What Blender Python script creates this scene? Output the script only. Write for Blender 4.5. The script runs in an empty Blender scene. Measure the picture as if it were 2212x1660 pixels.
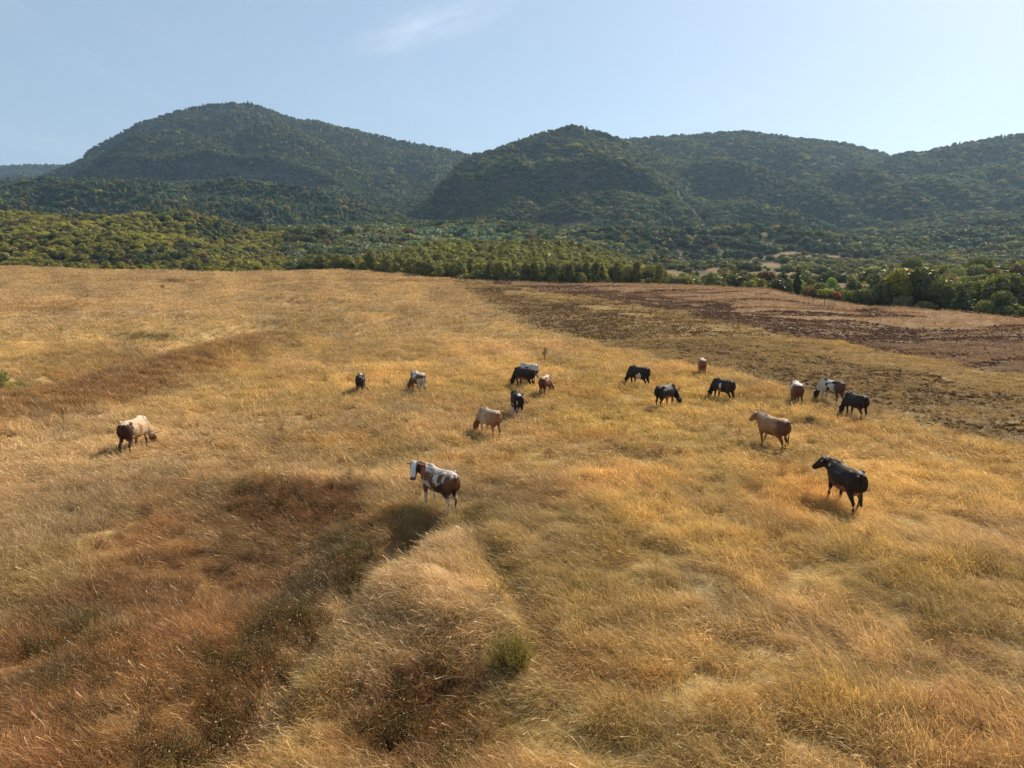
import bpy, math, random
import numpy as np
from mathutils import Vector, Matrix

S = bpy.context.scene
COL = S.collection
RNG = np.random.default_rng(7)
random.seed(7)

# ------------------------------------------------------------------ camera
FPX = 1540.0                      # focal length in pixels of a 2212 px wide picture
CZ = 7.0
PITCH = math.atan((830 - 620) / FPX)
cd = bpy.data.cameras.new('camera')
cd.sensor_width = 36.0
cd.lens = 36.0 * FPX / 2212.0
cd.clip_start = 0.1
cd.clip_end = 20000
cam = bpy.data.objects.new('camera', cd)
COL.objects.link(cam)
cam.location = (0, 0, CZ)
cam.rotation_euler = (math.pi / 2 - PITCH, 0, 0)
S.camera = cam

# ------------------------------------------------------------------ sky, sun, exposure
SUN_AZ = math.radians(43)         # to the right of the view direction
SUN_EL = math.radians(40)
w = bpy.data.worlds.new('World')
S.world = w
w.use_nodes = True
nt = w.node_tree
for n in list(nt.nodes):
    nt.nodes.remove(n)
wo = nt.nodes.new('ShaderNodeOutputWorld')
bg = nt.nodes.new('ShaderNodeBackground')
sky = nt.nodes.new('ShaderNodeTexSky')
sky.sky_type = 'NISHITA'
sky.sun_disc = False
sky.sun_elevation = SUN_EL
sky.sun_rotation = SUN_AZ
sky.altitude = 400
sky.air_density = 1.0
sky.dust_density = 1.2
sky.ozone_density = 1.3
bg.inputs['Strength'].default_value = 0.092
# thin cirrus in the sky, laid out by direction in the world
tc = nt.nodes.new('ShaderNodeTexCoord')
def wmath(op, a, b=None, c=None):
    n = nt.nodes.new('ShaderNodeMath'); n.operation = op
    for i, v in enumerate((a, b, c)):
        if v is None: continue
        if isinstance(v, (int, float)): n.inputs[i].default_value = v
        else: nt.links.new(v, n.inputs[i])
    return n.outputs[0]
sep = nt.nodes.new('ShaderNodeSeparateXYZ')
nt.links.new(tc.outputs['Generated'], sep.inputs[0])
zc = wmath('MAXIMUM', sep.outputs['Z'], 0.03)
px = wmath('DIVIDE', sep.outputs['X'], zc)
py = wmath('DIVIDE', sep.outputs['Y'], zc)
cmb = nt.nodes.new('ShaderNodeCombineXYZ')
nt.links.new(px, cmb.inputs[0]); nt.links.new(py, cmb.inputs[1])
mp = nt.nodes.new('ShaderNodeMapping')
mp.inputs['Rotation'].default_value = (0, 0, math.radians(-12))
mp.inputs['Scale'].default_value = (1.0, 0.32, 1)
nt.links.new(cmb.outputs[0], mp.inputs[0])
cn = nt.nodes.new('ShaderNodeTexNoise')
cn.inputs['Scale'].default_value = 1.5
cn.inputs['Detail'].default_value = 8
cn.inputs['Roughness'].default_value = 0.62
cn.inputs['Distortion'].default_value = 0.6
nt.links.new(mp.outputs[0], cn.inputs['Vector'])
# one clearer wisp high up, left of the middle: a soft patch round its own direction
vs = nt.nodes.new('ShaderNodeVectorMath'); vs.operation = 'SUBTRACT'
nt.links.new(cmb.outputs[0], vs.inputs[0]); vs.inputs[1].default_value = (-0.36, 2.96, 0)
vr = nt.nodes.new('ShaderNodeMapping')
vr.vector_type = 'TEXTURE'
vr.inputs['Rotation'].default_value = (0, 0, math.radians(-43))
vr.inputs['Scale'].default_value = (.52, .19, 1)
wn = nt.nodes.new('ShaderNodeTexNoise'); wn.inputs['Scale'].default_value = 1.6; wn.inputs['Detail'].default_value = 7; wn.inputs['Roughness'].default_value = .6
nt.links.new(vr.outputs[0], wn.inputs['Vector'])
nt.links.new(vs.outputs[0], vr.inputs[0])
vl = nt.nodes.new('ShaderNodeVectorMath'); vl.operation = 'LENGTH'
nt.links.new(vr.outputs[0], vl.inputs[0])
wis = wmath('SUBTRACT', 1.0, vl.outputs['Value']); wis = wmath('MAXIMUM', wis, 0.0)
cl = wmath('SUBTRACT', cn.outputs['Fac'], 0.5); cl = wmath('MAXIMUM', cl, 0.0)
cl1 = wmath('MULTIPLY', cl, 0.45)
cl2 = wmath('MULTIPLY', wis, wmath('MULTIPLY', wmath('MAXIMUM', wmath('SUBTRACT', wn.outputs['Fac'], .3), 0.0), 1.5))
fac = wmath('ADD', cl1, cl2)
fac = wmath('MINIMUM', fac, 0.6)
mixc = nt.nodes.new('ShaderNodeMixRGB')
nt.links.new(fac, mixc.inputs[0])
veil = nt.nodes.new('ShaderNodeMixRGB'); veil.inputs[0].default_value = .42; veil.inputs[2].default_value = (3.9, 4.9, 5.7, 1)
nt.links.new(sky.outputs[0], veil.inputs[1])
nt.links.new(veil.outputs[0], mixc.inputs[1])
mixc.inputs[2].default_value = (6.6, 7.3, 8.2, 1)
nt.links.new(mixc.outputs[0], bg.inputs['Color'])
nt.links.new(bg.outputs[0], wo.inputs['Surface'])

sd = bpy.data.lights.new('sun', 'SUN')
sd.energy = 5.0
sd.angle = math.radians(0.5)
sd.color = (1.0, 0.875, 0.70)
sun = bpy.data.objects.new('sun', sd)
COL.objects.link(sun)
sdir = Vector((math.sin(SUN_AZ) * math.cos(SUN_EL), math.cos(SUN_AZ) * math.cos(SUN_EL), math.sin(SUN_EL)))
sun.rotation_euler = sdir.to_track_quat('Z', 'Y').to_euler()

S.view_settings.view_transform = 'Standard'
S.view_settings.look = 'None'
S.view_settings.exposure = 0.55
S.view_settings.gamma = 1.0
S.render.engine = 'CYCLES'
S.cycles.max_bounces = 6
S.cycles.diffuse_bounces = 3
S.cycles.transmission_bounces = 4
S.cycles.volume_bounces = 0
S.cycles.use_denoising = True
S.cycles.denoiser = 'OPENIMAGEDENOISE'
S.cycles.denoising_input_passes = 'RGB_ALBEDO_NORMAL'
S.cycles.denoising_prefilter = 'NONE'

# ------------------------------------------------------------------ noise helpers
def _hash(ix, iy, iz, seed):
    h = (ix.astype(np.int64) * 374761393 + iy.astype(np.int64) * 668265263 +
         iz.astype(np.int64) * 2147483647 + seed * 974711) & 0xffffffff
    h = ((h ^ (h >> 13)) * 1274126177) & 0xffffffff
    h = ((h ^ (h >> 16)) * 2246822519) & 0xffffffff
    h = h ^ (h >> 15)
    return (h & 0xffffff) / float(0xffffff)

def vnoise(x, y, z=None, seed=0):
    x = np.asarray(x, float); y = np.asarray(y, float)
    z = np.zeros_like(x) if z is None else np.asarray(z, float)
    ix, iy, iz = np.floor(x), np.floor(y), np.floor(z)
    fx, fy, fz = x - ix, y - iy, z - iz
    fx = fx * fx * (3 - 2 * fx); fy = fy * fy * (3 - 2 * fy); fz = fz * fz * (3 - 2 * fz)
    r = 0
    for dx in (0, 1):
        wx = fx if dx else 1 - fx
        for dy in (0, 1):
            wy = fy if dy else 1 - fy
            for dz in (0, 1):
                wz = fz if dz else 1 - fz
                r = r + wx * wy * wz * _hash(ix + dx, iy + dy, iz + dz, seed)
    return r                                       # 0..1

def fbm(x, y, z=None, seed=0, oct=4, gain=0.5):
    a, s, t = 1.0, 0, 0
    x = np.asarray(x, float); y = np.asarray(y, float)
    for k in range(oct):
        s = s + a * vnoise(x, y, z, seed + 17 * k); t += a
        a *= gain; x = x * 2.03 + 11.7; y = y * 2.03 - 5.3
        if z is not None: z = np.asarray(z) * 2.03 + 3.1
    return s / t

def sm(a, b, x):
    t = np.clip((x - a) / (b - a), 0, 1)
    return t * t * (3 - 2 * t)

# ------------------------------------------------------------------ terrain
CP, SP = math.cos(PITCH), math.sin(PITCH)
def ray(u, v):
    uc = (np.asarray(u, float) - 1106) / FPX
    vc = (np.asarray(v, float) - 830) / FPX
    Y = CP - vc * SP
    return uc / Y, (-SP - vc * CP) / Y               # x/Y and z/Y slopes

def proj(x, y, z):
    zz = z - CZ
    d = y * CP - zz * SP
    return 1106 + FPX * x / d, 830 - FPX * (y * SP + zz * CP) / d

class Curve:                                          # a line over the land: bearing -> distance and height
    def __init__(self, pts, Y=None, tree=0.0):
        us = [p[0] for p in pts]; vs = [p[1] for p in pts]
        t, s = ray(us, vs)
        self.t = t
        self.Y = np.array([p[2] for p in pts], float) if Y is None else np.full(len(pts), float(Y))
        self.z = CZ + s * self.Y - tree
    def at(self, t):
        return np.interp(t, self.t, self.Y), np.interp(t, self.t, self.z)

EDGE = Curve([(-500, 572, 240), (0, 579, 240), (150, 583, 235), (430, 589, 230), (560, 585, 235), (640, 582, 240), (700, 583, 235),
              (850, 592, 220), (1000, 603, 205), (1200, 609, 195), (1420, 611, 190), (1550, 614, 180), (1650, 622, 165),
              (1750, 642, 150), (1850, 655, 140), (2000, 670, 125), (2212, 688, 110), (2600, 715, 95)], tree=0.25)

FLOOR = [Curve([(-500, 600), (400, 600), (800, 597), (1100, 612), (1400, 614), (1500, 612), (1700, 610), (1900, 625), (2212, 650), (2600, 655)], 290),
         Curve([(-500, 600), (0, 595), (600, 565), (800, 550), (1100, 560), (1300, 580), (1500, 578), (1700, 568), (1900, 585), (2212, 600), (2600, 600)], 420),
         Curve([(-500, 520), (700, 512), (1000, 506), (1200, 512), (1500, 540), (1700, 532), (2000, 540), (2212, 540), (2600, 540)], 600),
         Curve([(-500, 480), (0, 455), (700, 480), (1000, 482), (1200, 485), (1600, 495), (2212, 480), (2600, 480)], 900)]

HILLS = [
 [Curve([(-500, 592), (0, 594), (560, 594), (700, 612)], 250),
  Curve([(-500, 545), (0, 540), (300, 528), (450, 540), (560, 565), (640, 600), (700, 612)], 340, 5),
  Curve([(-500, 500), (0, 496), (150, 485), (300, 476), (420, 488), (500, 512), (580, 545), (640, 580), (700, 610)], 430, 5),
  Curve([(-500, 470), (0, 462), (150, 448), (300, 440), (400, 450), (480, 472), (560, 508), (620, 545), (700, 600)], 520, 6)],
 [Curve([(650, 612), (1000, 611), (1450, 614)], 222),
  Curve([(650, 612), (780, 580), (900, 560), (1100, 550), (1300, 565), (1400, 590), (1450, 614)], 275, 4),
  Curve([(690, 600), (780, 548), (850, 533), (950, 518), (1050, 510), (1150, 508), (1250, 517), (1330, 537), (1400, 572), (1450, 606)], 330, 5)],
 [Curve([(-500, 490), (0, 482), (300, 482), (560, 503), (690, 503), (900, 500)], 640),
  Curve([(-500, 465), (0, 448), (300, 442), (560, 452), (700, 470), (900, 495)], 740, 6),
  Curve([(-500, 440), (0, 405), (100, 382), (200, 374), (380, 384), (500, 377), (620, 390), (720, 414), (800, 448), (900, 480), (1000, 505)], 950, 8)],
 [Curve([(-500, 430), (150, 410), (500, 392), (720, 420), (920, 436), (1100, 470)], 1250),
  Curve([(-500, 440), (100, 405), (185, 374), (500, 382), (720, 412), (850, 425), (920, 432), (1050, 440)], 1330),
  Curve([(0, 430), (100, 397), (150, 372), (185, 340), (300, 300), (450, 296), (560, 320), (700, 358), (850, 400), (920, 415), (1050, 430)], 1362),
  Curve([(-200, 460), (0, 425), (100, 376), (150, 358), (180, 342), (190, 324), (250, 290), (300, 264), (375, 241), (450, 223), (500, 218), (560, 225),
         (620, 250), (700, 265), (800, 285), (900, 308), (960, 318), (1010, 330), (1080, 350), (1200, 400)], 1900, 8)],
 [Curve([(-500, 430), (250, 440)], 2600),
  Curve([(-500, 350), (-100, 352), (0, 357), (80, 353), (130, 355), (180, 352), (240, 375), (350, 420)], 3000, 9)],
 [Curve([(800, 530), (1000, 508), (1300, 512), (1500, 530), (1650, 545)], 640),
  Curve([(850, 500), (930, 455), (1000, 445), (1200, 432), (1400, 442), (1520, 472), (1600, 520)], 850, 8),
  Curve([(880, 480), (925, 436), (1000, 405), (1100, 388), (1200, 378), (1350, 386), (1450, 412), (1520, 460), (1600, 510)], 980, 6),
  Curve([(880, 480), (925, 432), (960, 393), (1010, 362), (1100, 340), (1180, 334), (1300, 346), (1400, 366), (1480, 412), (1540, 470), (1600, 500)], 997, 4),
  Curve([(880, 480), (925, 432), (950, 396), (990, 352), (1010, 333), (1060, 320), (1130, 295), (1190, 273), (1240, 266), (1290, 280), (1330, 290),
         (1390, 315), (1450, 352), (1500, 410), (1560, 480)], 1250, 9)],
 [Curve([(1150, 560), (1500, 545), (1800, 535), (2100, 535)], 600),
  Curve([(1200, 500), (1300, 465), (1500, 465), (1700, 452), (1900, 445), (2100, 460)], 850, 8),
  Curve([(1200, 450), (1350, 372), (1500, 384), (1700, 368), (1900, 376), (2050, 405)], 1150, 8),
  Curve([(1150, 380), (1250, 300), (1390, 291), (1500, 285), (1600, 278), (1645, 284), (1700, 289), (1750, 295), (1830, 305), (1890, 320), (1930, 332),
         (2000, 362), (2100, 420)], 1550, 9)],
 [Curve([(1700, 575), (1900, 555), (2212, 550), (2700, 550)], 540),
  Curve([(1750, 530), (1850, 500), (1950, 465), (2212, 445), (2700, 430)], 800, 8),
  Curve([(1780, 490), (1850, 440), (1900, 408), (1980, 372), (2212, 372), (2700, 350)], 1050, 8),
  Curve([(1780, 460), (1850, 390), (1900, 345), (1940, 326), (1990, 325), (2050, 311), (2120, 297), (2212, 286), (2400, 272), (2700, 260)], 1350, 9)],
]

def _hill(curves, t, Y, front=0.35, back=0.5):
    ys, zs = zip(*[c.at(t) for c in curves])
    z = zs[0] - front * (ys[0] - Y)
    for k in range(len(ys) - 1):
        w_ = np.clip((Y - ys[k]) / (ys[k + 1] - ys[k]), 0, 1)
        z = np.where(Y >= ys[k], zs[k] + (zs[k + 1] - zs[k]) * w_, z)
    d = Y - ys[-1]
    z = np.where(d > 0, zs[-1] - back * d * d / (d + 60), z)
    rel = np.clip((Y - ys[0]) / (ys[-1] - ys[0]), 0, 1)
    return z, np.clip(4 * rel * (1 - rel), 0, 1) ** .7 * np.clip((zs[-1] - zs[0]) / 60, 0, 1)

# hollows and banks of the near field: (x, y, rx, ry, angle deg, height)
RELIEF = []
def relief(x, y):
    z = np.zeros_like(x)
    for (cx, cy, rx, ry, ang, h) in RELIEF:
        a = math.radians(ang)
        dx, dy = x - cx, y - cy
        p = (dx * math.cos(a) + dy * math.sin(a)) / rx
        q = (-dx * math.sin(a) + dy * math.cos(a)) / ry
        z = z + h * np.exp(-(p * p + q * q))
    return z

def terrain(x, y, detail=True):
    x = np.asarray(x, float); y = np.asarray(y, float)
    Y = np.maximum(y, 0.5)
    t = np.clip(x / Y, -1.6, 1.6)
    eY, eZ = EDGE.at(t)
    w_ = np.clip((Y - 50) / (eY - 50), 0, 1)
    zf = eZ * w_ ** 1.5
    fl = [(eY, eZ), (eY + 30, eZ - 2.4)] + [c.at(t) for c in FLOOR]
    z = zf
    for k in range(len(fl) - 1):
        ww = np.clip((Y - fl[k][0]) / (fl[k + 1][0] - fl[k][0]), 0, 1)
        z = np.where(Y >= fl[k][0], fl[k][1] + (fl[k + 1][1] - fl[k][1]) * ww, z)
    infield = Y < eY
    hz = z
    for h in HILLS:
        hh, rel = _hill(h, t, Y)
        if detail:
            big = np.clip(h[-1].Y.mean() / 1500, .25, 1.2)
            g = 1 - np.abs(fbm(x / (200 * big) + y / 900, y / (420 * big) + 3.3, seed=5, oct=3) - .5) * 4       # gullies between spurs
            g = np.clip(g, 0, 1)
            g2 = 1 - np.abs(fbm(x / (85 * big), y / (130 * big), seed=6, oct=3) - .5) * 4
            te = fbm(x / 260, y / 900, seed=8, oct=2) * 3.2 + hh / (46 * big)                                    # rock steps round the slopes
            hh = hh - rel * big * (30 * g + 12 * np.clip(g2, 0, 1)) + rel * big * 13 * np.sin(te * 6.283 * .62)
        hz = np.where(Y > eY, np.maximum(hz, hh), hz)
    if detail:
        far = sm(0, 60, Y - eY)
        hz = hz + far * 3 * (fbm(x / 40, y / 40, seed=9, oct=3) - .5) + sm(330, 560, Y) * (1 - sm(1000, 1300, Y)) * 34 * (fbm(x / 130 + y / 500, y / 170, seed=10, oct=3) - .5)
        near = 1 - far
        hz = hz + near * (0.16 * (fbm(x / 2.6, y / 2.6, seed=21, oct=4) - .5) + 0.5 * (fbm(x / 11, y / 11, seed=22, oct=3) - .5))
        hz = hz + near * sm(40, 100, Y) * 1.9 * (fbm(x / 24, y / 15, seed=25, oct=3) - .5)
        hz = hz + relief(x, y) * near
    return hz

def at(u, v, lift=0.3, ymin=4.0):
    """world point where the sight line of a picture point meets the land"""
    t, s = ray(u, v)
    Y = ymin * np.exp(np.linspace(0, math.log(3400 / ymin), 2600))
    h = terrain(t * Y, Y) + lift
    r = CZ + s * Y
    k = np.where(r <= h)[0]
    i = k[0] if len(k) else len(Y) - 1
    if i == 0: return float(t * Y[0]), float(Y[0])
    a = (r[i - 1] - h[i - 1]) / max(1e-6, (r[i - 1] - h[i - 1]) - (r[i] - h[i]))
    yy = Y[i - 1] + (Y[i] - Y[i - 1]) * min(1, max(0, a))
    return float(t * yy), float(yy)

def flat(u, v, z=0.3):
    t, s = ray(u, v); Y = (z - CZ) / s
    return float(t * Y), float(Y)

def band_relief(pts, r, h, step=0.5):
    """a bank or ditch along a line: overlapping soft humps that add up to height h"""
    P = [flat(*p) for p in pts]
    for (a, b) in zip(P[:-1], P[1:]):
        L = math.hypot(b[0] - a[0], b[1] - a[1]); n = max(1, int(round(L / (r * step * 2))))
        for i in range(n):
            f = (i + .5) / n
            RELIEF.append((a[0] + (b[0] - a[0]) * f, a[1] + (b[1] - a[1]) * f, r, r, 0, h * (L / n) / (r * 1.772)))

# the hollow left of the spotted cow, the bank on its right and the slope in front of that bank
RELIEF += [(-7.0, 18.4, 4.2, 3.8, 0, -1.1), (-9.5, 14.0, 4.2, 3.0, 0, -0.6), (-8.0, 24.0, 5.0, 1.5, 0, 0.35)]
band_relief([(935, 1120), (850, 1190), (760, 1270), (660, 1370), (560, 1470), (480, 1640)], 0.95, -1.35)
band_relief([(985, 1130), (900, 1220), (800, 1310), (700, 1390), (630, 1480), (570, 1570), (520, 1670)], 0.85, 0.85)
RELIEF += [(-1.9, 11.0, 2.0, 1.6, 0, -0.70), (-2.2, 14.6, 1.9, 1.1, -30, 0.5)]
band_relief([(1010, 1090), (1060, 1180), (1150, 1290), (1200, 1400)], 0.45, -0.30)
# swale and its bank on the middle left, small far hollows
band_relief([(-200, 880), (60, 815), (250, 778), (420, 742), (600, 720)], 4.0, -2.1)
band_relief([(-100, 935), (100, 868), (300, 815), (480, 775), (620, 748)], 3.4, 1.1)

for (u_, v_, r_, h_) in [(330, 724, 4.5, -1.0), (372, 606, 7, -1.5), (650, 651, 5, -1.1), (560, 690, 5, -.7), (740, 650, 6, -.8), (900, 606, 8, -1.2), (700, 604, 8, -1.2), (190, 640, 6, -1.0), (260, 678, 5, -.9), (480, 622, 8, -.9)]:
    x_, y_ = at(u_, v_); RELIEF.append((x_, y_, r_ * 1.8, r_ * .8, 0, h_))

# ------------------------------------------------------------------ field zones
def xline(pts):
    P = sorted([at(u, v)[::-1] for u, v in pts])
    ys = np.array([p[0] for p in P]); xs = np.array([p[1] for p in P])
    return lambda y: np.interp(y, ys, xs)
LINE_B = xline([(965, 611), (1010, 635), (1100, 690), (1200, 722), (1300, 745), (1500, 786), (1700, 830), (1900, 882), (2212, 955), (2500, 1010)])
LINE_Y = xline([(1000, 613), (1080, 628), (1150, 645), (1300, 672), (1500, 708), (1700, 742), (1900, 785), (2212, 845), (2500, 895)])
LINE_P = xline([(1060, 613), (1200, 632), (1400, 660), (1500, 678), (1640, 705), (1948, 762), (2212, 801), (2500, 850)])
LINE_U = xline([(1250, 616), (1450, 641), (1637, 680), (1760, 688), (1900, 694), (2212, 712), (2500, 735)])

def blob(u, v, ru, rv):
    x, y = at(u, v)
    y0 = at(u, v + rv)[1]; y1 = at(u, max(v - rv, 600))[1]
    return (x, y, ru * y / FPX, max(0.3, (y1 - y0) / 2))

GOLD = np.array((0.54, 0.375, 0.150)); BLOND = np.array((0.60, 0.425, 0.215)); RUST = np.array((0.38, 0.185, 0.060))
BROWN = np.array((0.26, 0.145, 0.055)); OLIVE = np.array((0.33, 0.235, 0.075)); TAN = np.array((0.52, 0.36, 0.19))
PINK = np.array((0.38, 0.240, 0.125)); STRAW = np.array((0.50, 0.40, 0.23)); GREEN = np.array((0.17, 0.20, 0.03)); WEED_AND_SHADE = np.array((0.12, 0.085, 0.025))
BLOBS = [(blob(*b[:4]), b[4], b[5]) for b in [
    (600, 1220, 300, 190, BROWN * 1.25, .7), (660, 1080, 150, 45, RUST * .7, .8), (300, 1180, 130, 80, RUST * 1.1, .55), (150, 1420, 300, 190, RUST * .95, .85), (420, 1440, 200, 150, RUST * .85, .8),  # the dark patch along the upper rim paints its shaded near side
    (430, 1330, 220, 140, RUST * .95, .6), (200, 1340, 90, 35, OLIVE * .8, .5), (720, 1240, 90, 90, WEED_AND_SHADE * 1.1, .9), (640, 1330, 90, 70, WEED_AND_SHADE, .9), (560, 1440, 90, 90, WEED_AND_SHADE * 1.1, .85), (470, 1560, 90, 90, WEED_AND_SHADE * 1.2, .8), (760, 1160, 70, 50, WEED_AND_SHADE * 1.5, .7),
    (100, 1600, 260, 120, RUST * 1.1, .8), (480, 1600, 120, 90, BROWN * .8, .8), (370, 1250, 120, 60, BROWN, .6),
    (850, 1290, 110, 90, BLOND * 1.02, .9), (700, 1390, 90, 60, BLOND, .9), (620, 1490, 70, 60, BLOND * .95, .8), (570, 1600, 60, 60, TAN, .7), (960, 1190, 60, 60, BLOND * .98, .85), (1000, 1300, 120, 80, TAN, .6),
    (930, 1470, 150, 80, RUST * .75, .8), (800, 1580, 200, 90, RUST * .7, .75), (1000, 1600, 100, 80, RUST, .5), (1110, 1500, 60, 70, WEED_AND_SHADE * 1.6, .5),  # dark reddish patches paint shade on the bank's slope facing the camera
    (1330, 1200, 160, 60, OLIVE * 1.35, .5), (1600, 1150, 260, 60, GOLD, .3), (1900, 1200, 200, 80, OLIVE * 1.5, .45), (2050, 1290, 200, 120, OLIVE * 1.4, .4),
    (1530, 1240, 60, 90, STRAW * .9, .45), (1640, 1330, 180, 60, TAN, .4), (1800, 1480, 200, 90, OLIVE * 1.5, .4), (1500, 1560, 250, 80, GOLD * .8, .5),
    (2100, 1550, 150, 80, RUST * 1.2, .3), (1300, 1420, 140, 80, RUST * 1.2, .35),
    (120, 990, 240, 80, BLOND, .85), (420, 930, 200, 50, BLOND, .5), (330, 860, 160, 60, BLOND * .95, .6), (60, 905, 160, 40, BLOND, .6), (250, 950, 200, 60, BLOND * .95, .5),
    (80, 840, 160, 26, BROWN * 1.1, .8), (280, 790, 170, 18, BROWN * 1.25, .65), (330, 724, 70, 7, WEED_AND_SHADE * 1.7, .85), (470, 738, 60, 7, BROWN * 1.2, .6),  # shade of the swale and a far hollow painted into the grass colour
    (372, 606, 32, 4, BROWN, .8), (650, 651, 30, 4, BROWN * 1.2, .8), (560, 690, 60, 4, BROWN * 1.5, .5), (740, 650, 80, 3, BROWN * 1.4, .5), (900, 606, 80, 2.5, BROWN * 1.4, .6),  # brown streaks, this line and next, paint shade into the far dips
    (700, 604, 90, 2.5, BROWN * 1.5, .5), (100, 620, 120, 6, BLOND * .9, .5), (60, 665, 120, 14, BROWN * 1.5, .6), (190, 640, 60, 3, BROWN * 1.3, .5), (260, 678, 50, 3, BROWN, .5),
    (1010, 680, 60, 14, BLOND * .95, .5), (850, 735, 180, 26, BLOND * .9, .35), (600, 860, 220, 40, GOLD, .4),
    (1020, 840, 120, 22, OLIVE * 1.5, .55), (1270, 880, 130, 30, OLIVE * 1.5, .5), (840, 985, 90, 26, WEED_AND_SHADE * 1.8, .6), (870, 878, 60, 14, STRAW * .8, .6),
    (1440, 850, 130, 16, OLIVE * 1.3, .5), (1560, 870, 100, 14, OLIVE * 1.3, .45), (1480, 930, 90, 40, OLIVE * 1.4, .4), (1750, 905, 20, 10, WEED_AND_SHADE * 1.5, .8),
    (1200, 1060, 120, 30, BROWN * 1.6, .4), (1700, 1040, 110, 40, RUST * 1.4, .3), (1500, 1060, 160, 40, GOLD * .9, .3), (1850, 930, 200, 30, TAN, .3),
    (60, 700, 160, 16, TAN, .4), (900, 1130, 60, 40, BROWN, .7), (820, 1100, 70, 30, BROWN * 1.2, .5), (2050, 1000, 200, 40, GOLD * 1.05, .5),
    (1150, 1290, 50, 60, TAN * .9, .5), (1040, 1120, 22, 40, WEED_AND_SHADE * 2.2, .6), (1085, 1185, 22, 40, WEED_AND_SHADE * 2.2, .5), (1130, 1250, 22, 36, WEED_AND_SHADE * 2, .6), (1200, 1350, 30, 50, BROWN, .5), (120, 1300, 200, 50, BROWN, .4), (350, 1500, 260, 160, RUST * .75, .5), (90, 1450, 60, 30, WEED_AND_SHADE, .7), (190, 1330, 60, 22, WEED_AND_SHADE * 1.2, .6), (0, 825, 30, 20, GREEN, .6),
]]

def zones(x, y):
    """colour of the growth with some shade painted in, its density and height, how ploughed the soil is"""
    n = len(x)
    n1 = fbm(x / 5, y / 5, seed=31, oct=4); n2 = fbm(x / 1.3, y / 1.3, seed=32, oct=3); n3 = fbm(x / 14, y / 14, seed=33, oct=3)
    col = GOLD[None] * (1 + 0.9 * (n1 - .5))[:, None]
    f = sm(.5, .68, n3)[:, None]; col = col * (1 - .55 * f) + TAN * .55 * f
    f = sm(.52, .7, fbm(x / 3.1, y / 3.1, seed=34, oct=3))[:, None]; col = col * (1 - .5 * f) + OLIVE * 1.4 * .5 * f
    f = sm(.55, .72, fbm(x / 2.2 + 50, y / 2.2, seed=35, oct=3))[:, None]; col = col * (1 - .3 * f) + RUST * 1.3 * .3 * f
    f = sm(50, 150, y)[:, None] * .5; col = col * (1 - f) + (TAN * 1.05) * f
    h = 0.85 + 0.5 * (n1 - .5) + .5 * (n3 - .5)
    for (bx, by, rx, ry), c, wgt in BLOBS:
        d = np.sqrt(((x - bx) / rx) ** 2 + ((y - by) / ry) ** 2) + 1.3 * (n2 - .5) + .5 * (n1 - .5)
        f = (wgt * (1 - sm(.55, 1.35, d)))[:, None]
        col = col * (1 - f) + c * f
    st = fbm((x * .8 + y * .6) / (.7 + y * .02), (x * -.6 + y * .8) / (3.4 + y * .05), seed=37, oct=4)
    big_ = fbm(x / (4 + y * .1), y / (5 + y * .12), seed=38, oct=3)
    col = col * (0.80 + 0.4 * vnoise(x * 2.3, y * 2.3, seed=36))[:, None] * (.70 + .60 * st)[:, None] * (.84 + .36 * big_)[:, None]
    dens = np.ones(n)
    wob = 2.6 * (fbm(x / 4, y / 4, seed=41) - .5) * np.clip(y / 50, .4, 2)
    xb, xy_, xp, xu = LINE_B(y) + wob, LINE_Y(y) + wob * 1.8, LINE_P(y) + wob * 1.5, LINE_U(y) + wob * 3
    pl = np.zeros(n)
    # clod strip beside the tall grass
    m = (x > xb)
    q = fbm(x / 2.4, y / 3.2, seed=42, oct=4); q2 = fbm(x / 9, y / 5, seed=43, oct=3)
    c1 = np.array((.37, .255, .105)) * (.8 + .5 * q[:, None])
    col = np.where(m[:, None], c1, col)
    dens = np.where(m, .26 + .5 * sm(.52, .64, q2), dens); h = np.where(m, .32, h)
    pl = np.where(m, .95 - .6 * sm(.52, .66, q2), pl)
    mY = (x > xy_)
    yel = np.array((0.45, 0.31, 0.13))
    col = np.where(mY[:, None], yel * (1 + .5 * (q[:, None] - .5)), col); dens = np.where(mY, .8, dens)
    pl = np.where(mY, .28 * sm(.45, .6, q), pl); h = np.where(mY, .35, h)
    pl = np.where(mY & ~(x > xp), np.maximum(pl, .8 * sm(.54, .64, q2)), pl)
    mP = (x > xp)
    q3 = fbm(x / 7, y / 2.6, seed=44, oct=4)
    col = np.where(mP[:, None], PINK * .8, col)
    pl = np.where(mP, 1.0 - .75 * sm(.50, .60, q3), pl); dens = np.where(mP, .1 + .6 * sm(.5, .6, q3), dens); h = np.where(mP, .25, h)
    mU = (x > xu)
    q4 = fbm(x / 12, y / 3.4, seed=45, oct=4)
    col = np.where(mU[:, None], PINK * (1 + .3 * (q[:, None] - .5)), col)
    pl = np.where(mU, .9 * sm(.54, .63, q4), pl); dens = np.where(mU, .85 - .7 * sm(.54, .63, q4), dens); h = np.where(mU, .4, h)
    t = x / np.maximum(y, 1); eY, _ = EDGE.at(t)
    near_edge = sm(.86, .97, y / eY) * (x > 0)
    pl = pl * (1 - near_edge) * sm(0, 1.5 + y / 25, x - xb)
    dens = np.where(m, np.maximum(dens, .95 * (1 - sm(0, 1.5 + y / 25, x - xb))), dens)
    dens = np.where((x > xb), np.maximum(dens, near_edge * .9), dens)
    return col, dens, h, pl

# ------------------------------------------------------------------ materials
def new_mat(name):
    m = bpy.data.materials.new(name); m.use_nodes = True
    t = m.node_tree
    for n in list(t.nodes): t.nodes.remove(n)
    o = t.nodes.new('ShaderNodeOutputMaterial')
    return m, t, o

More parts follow.
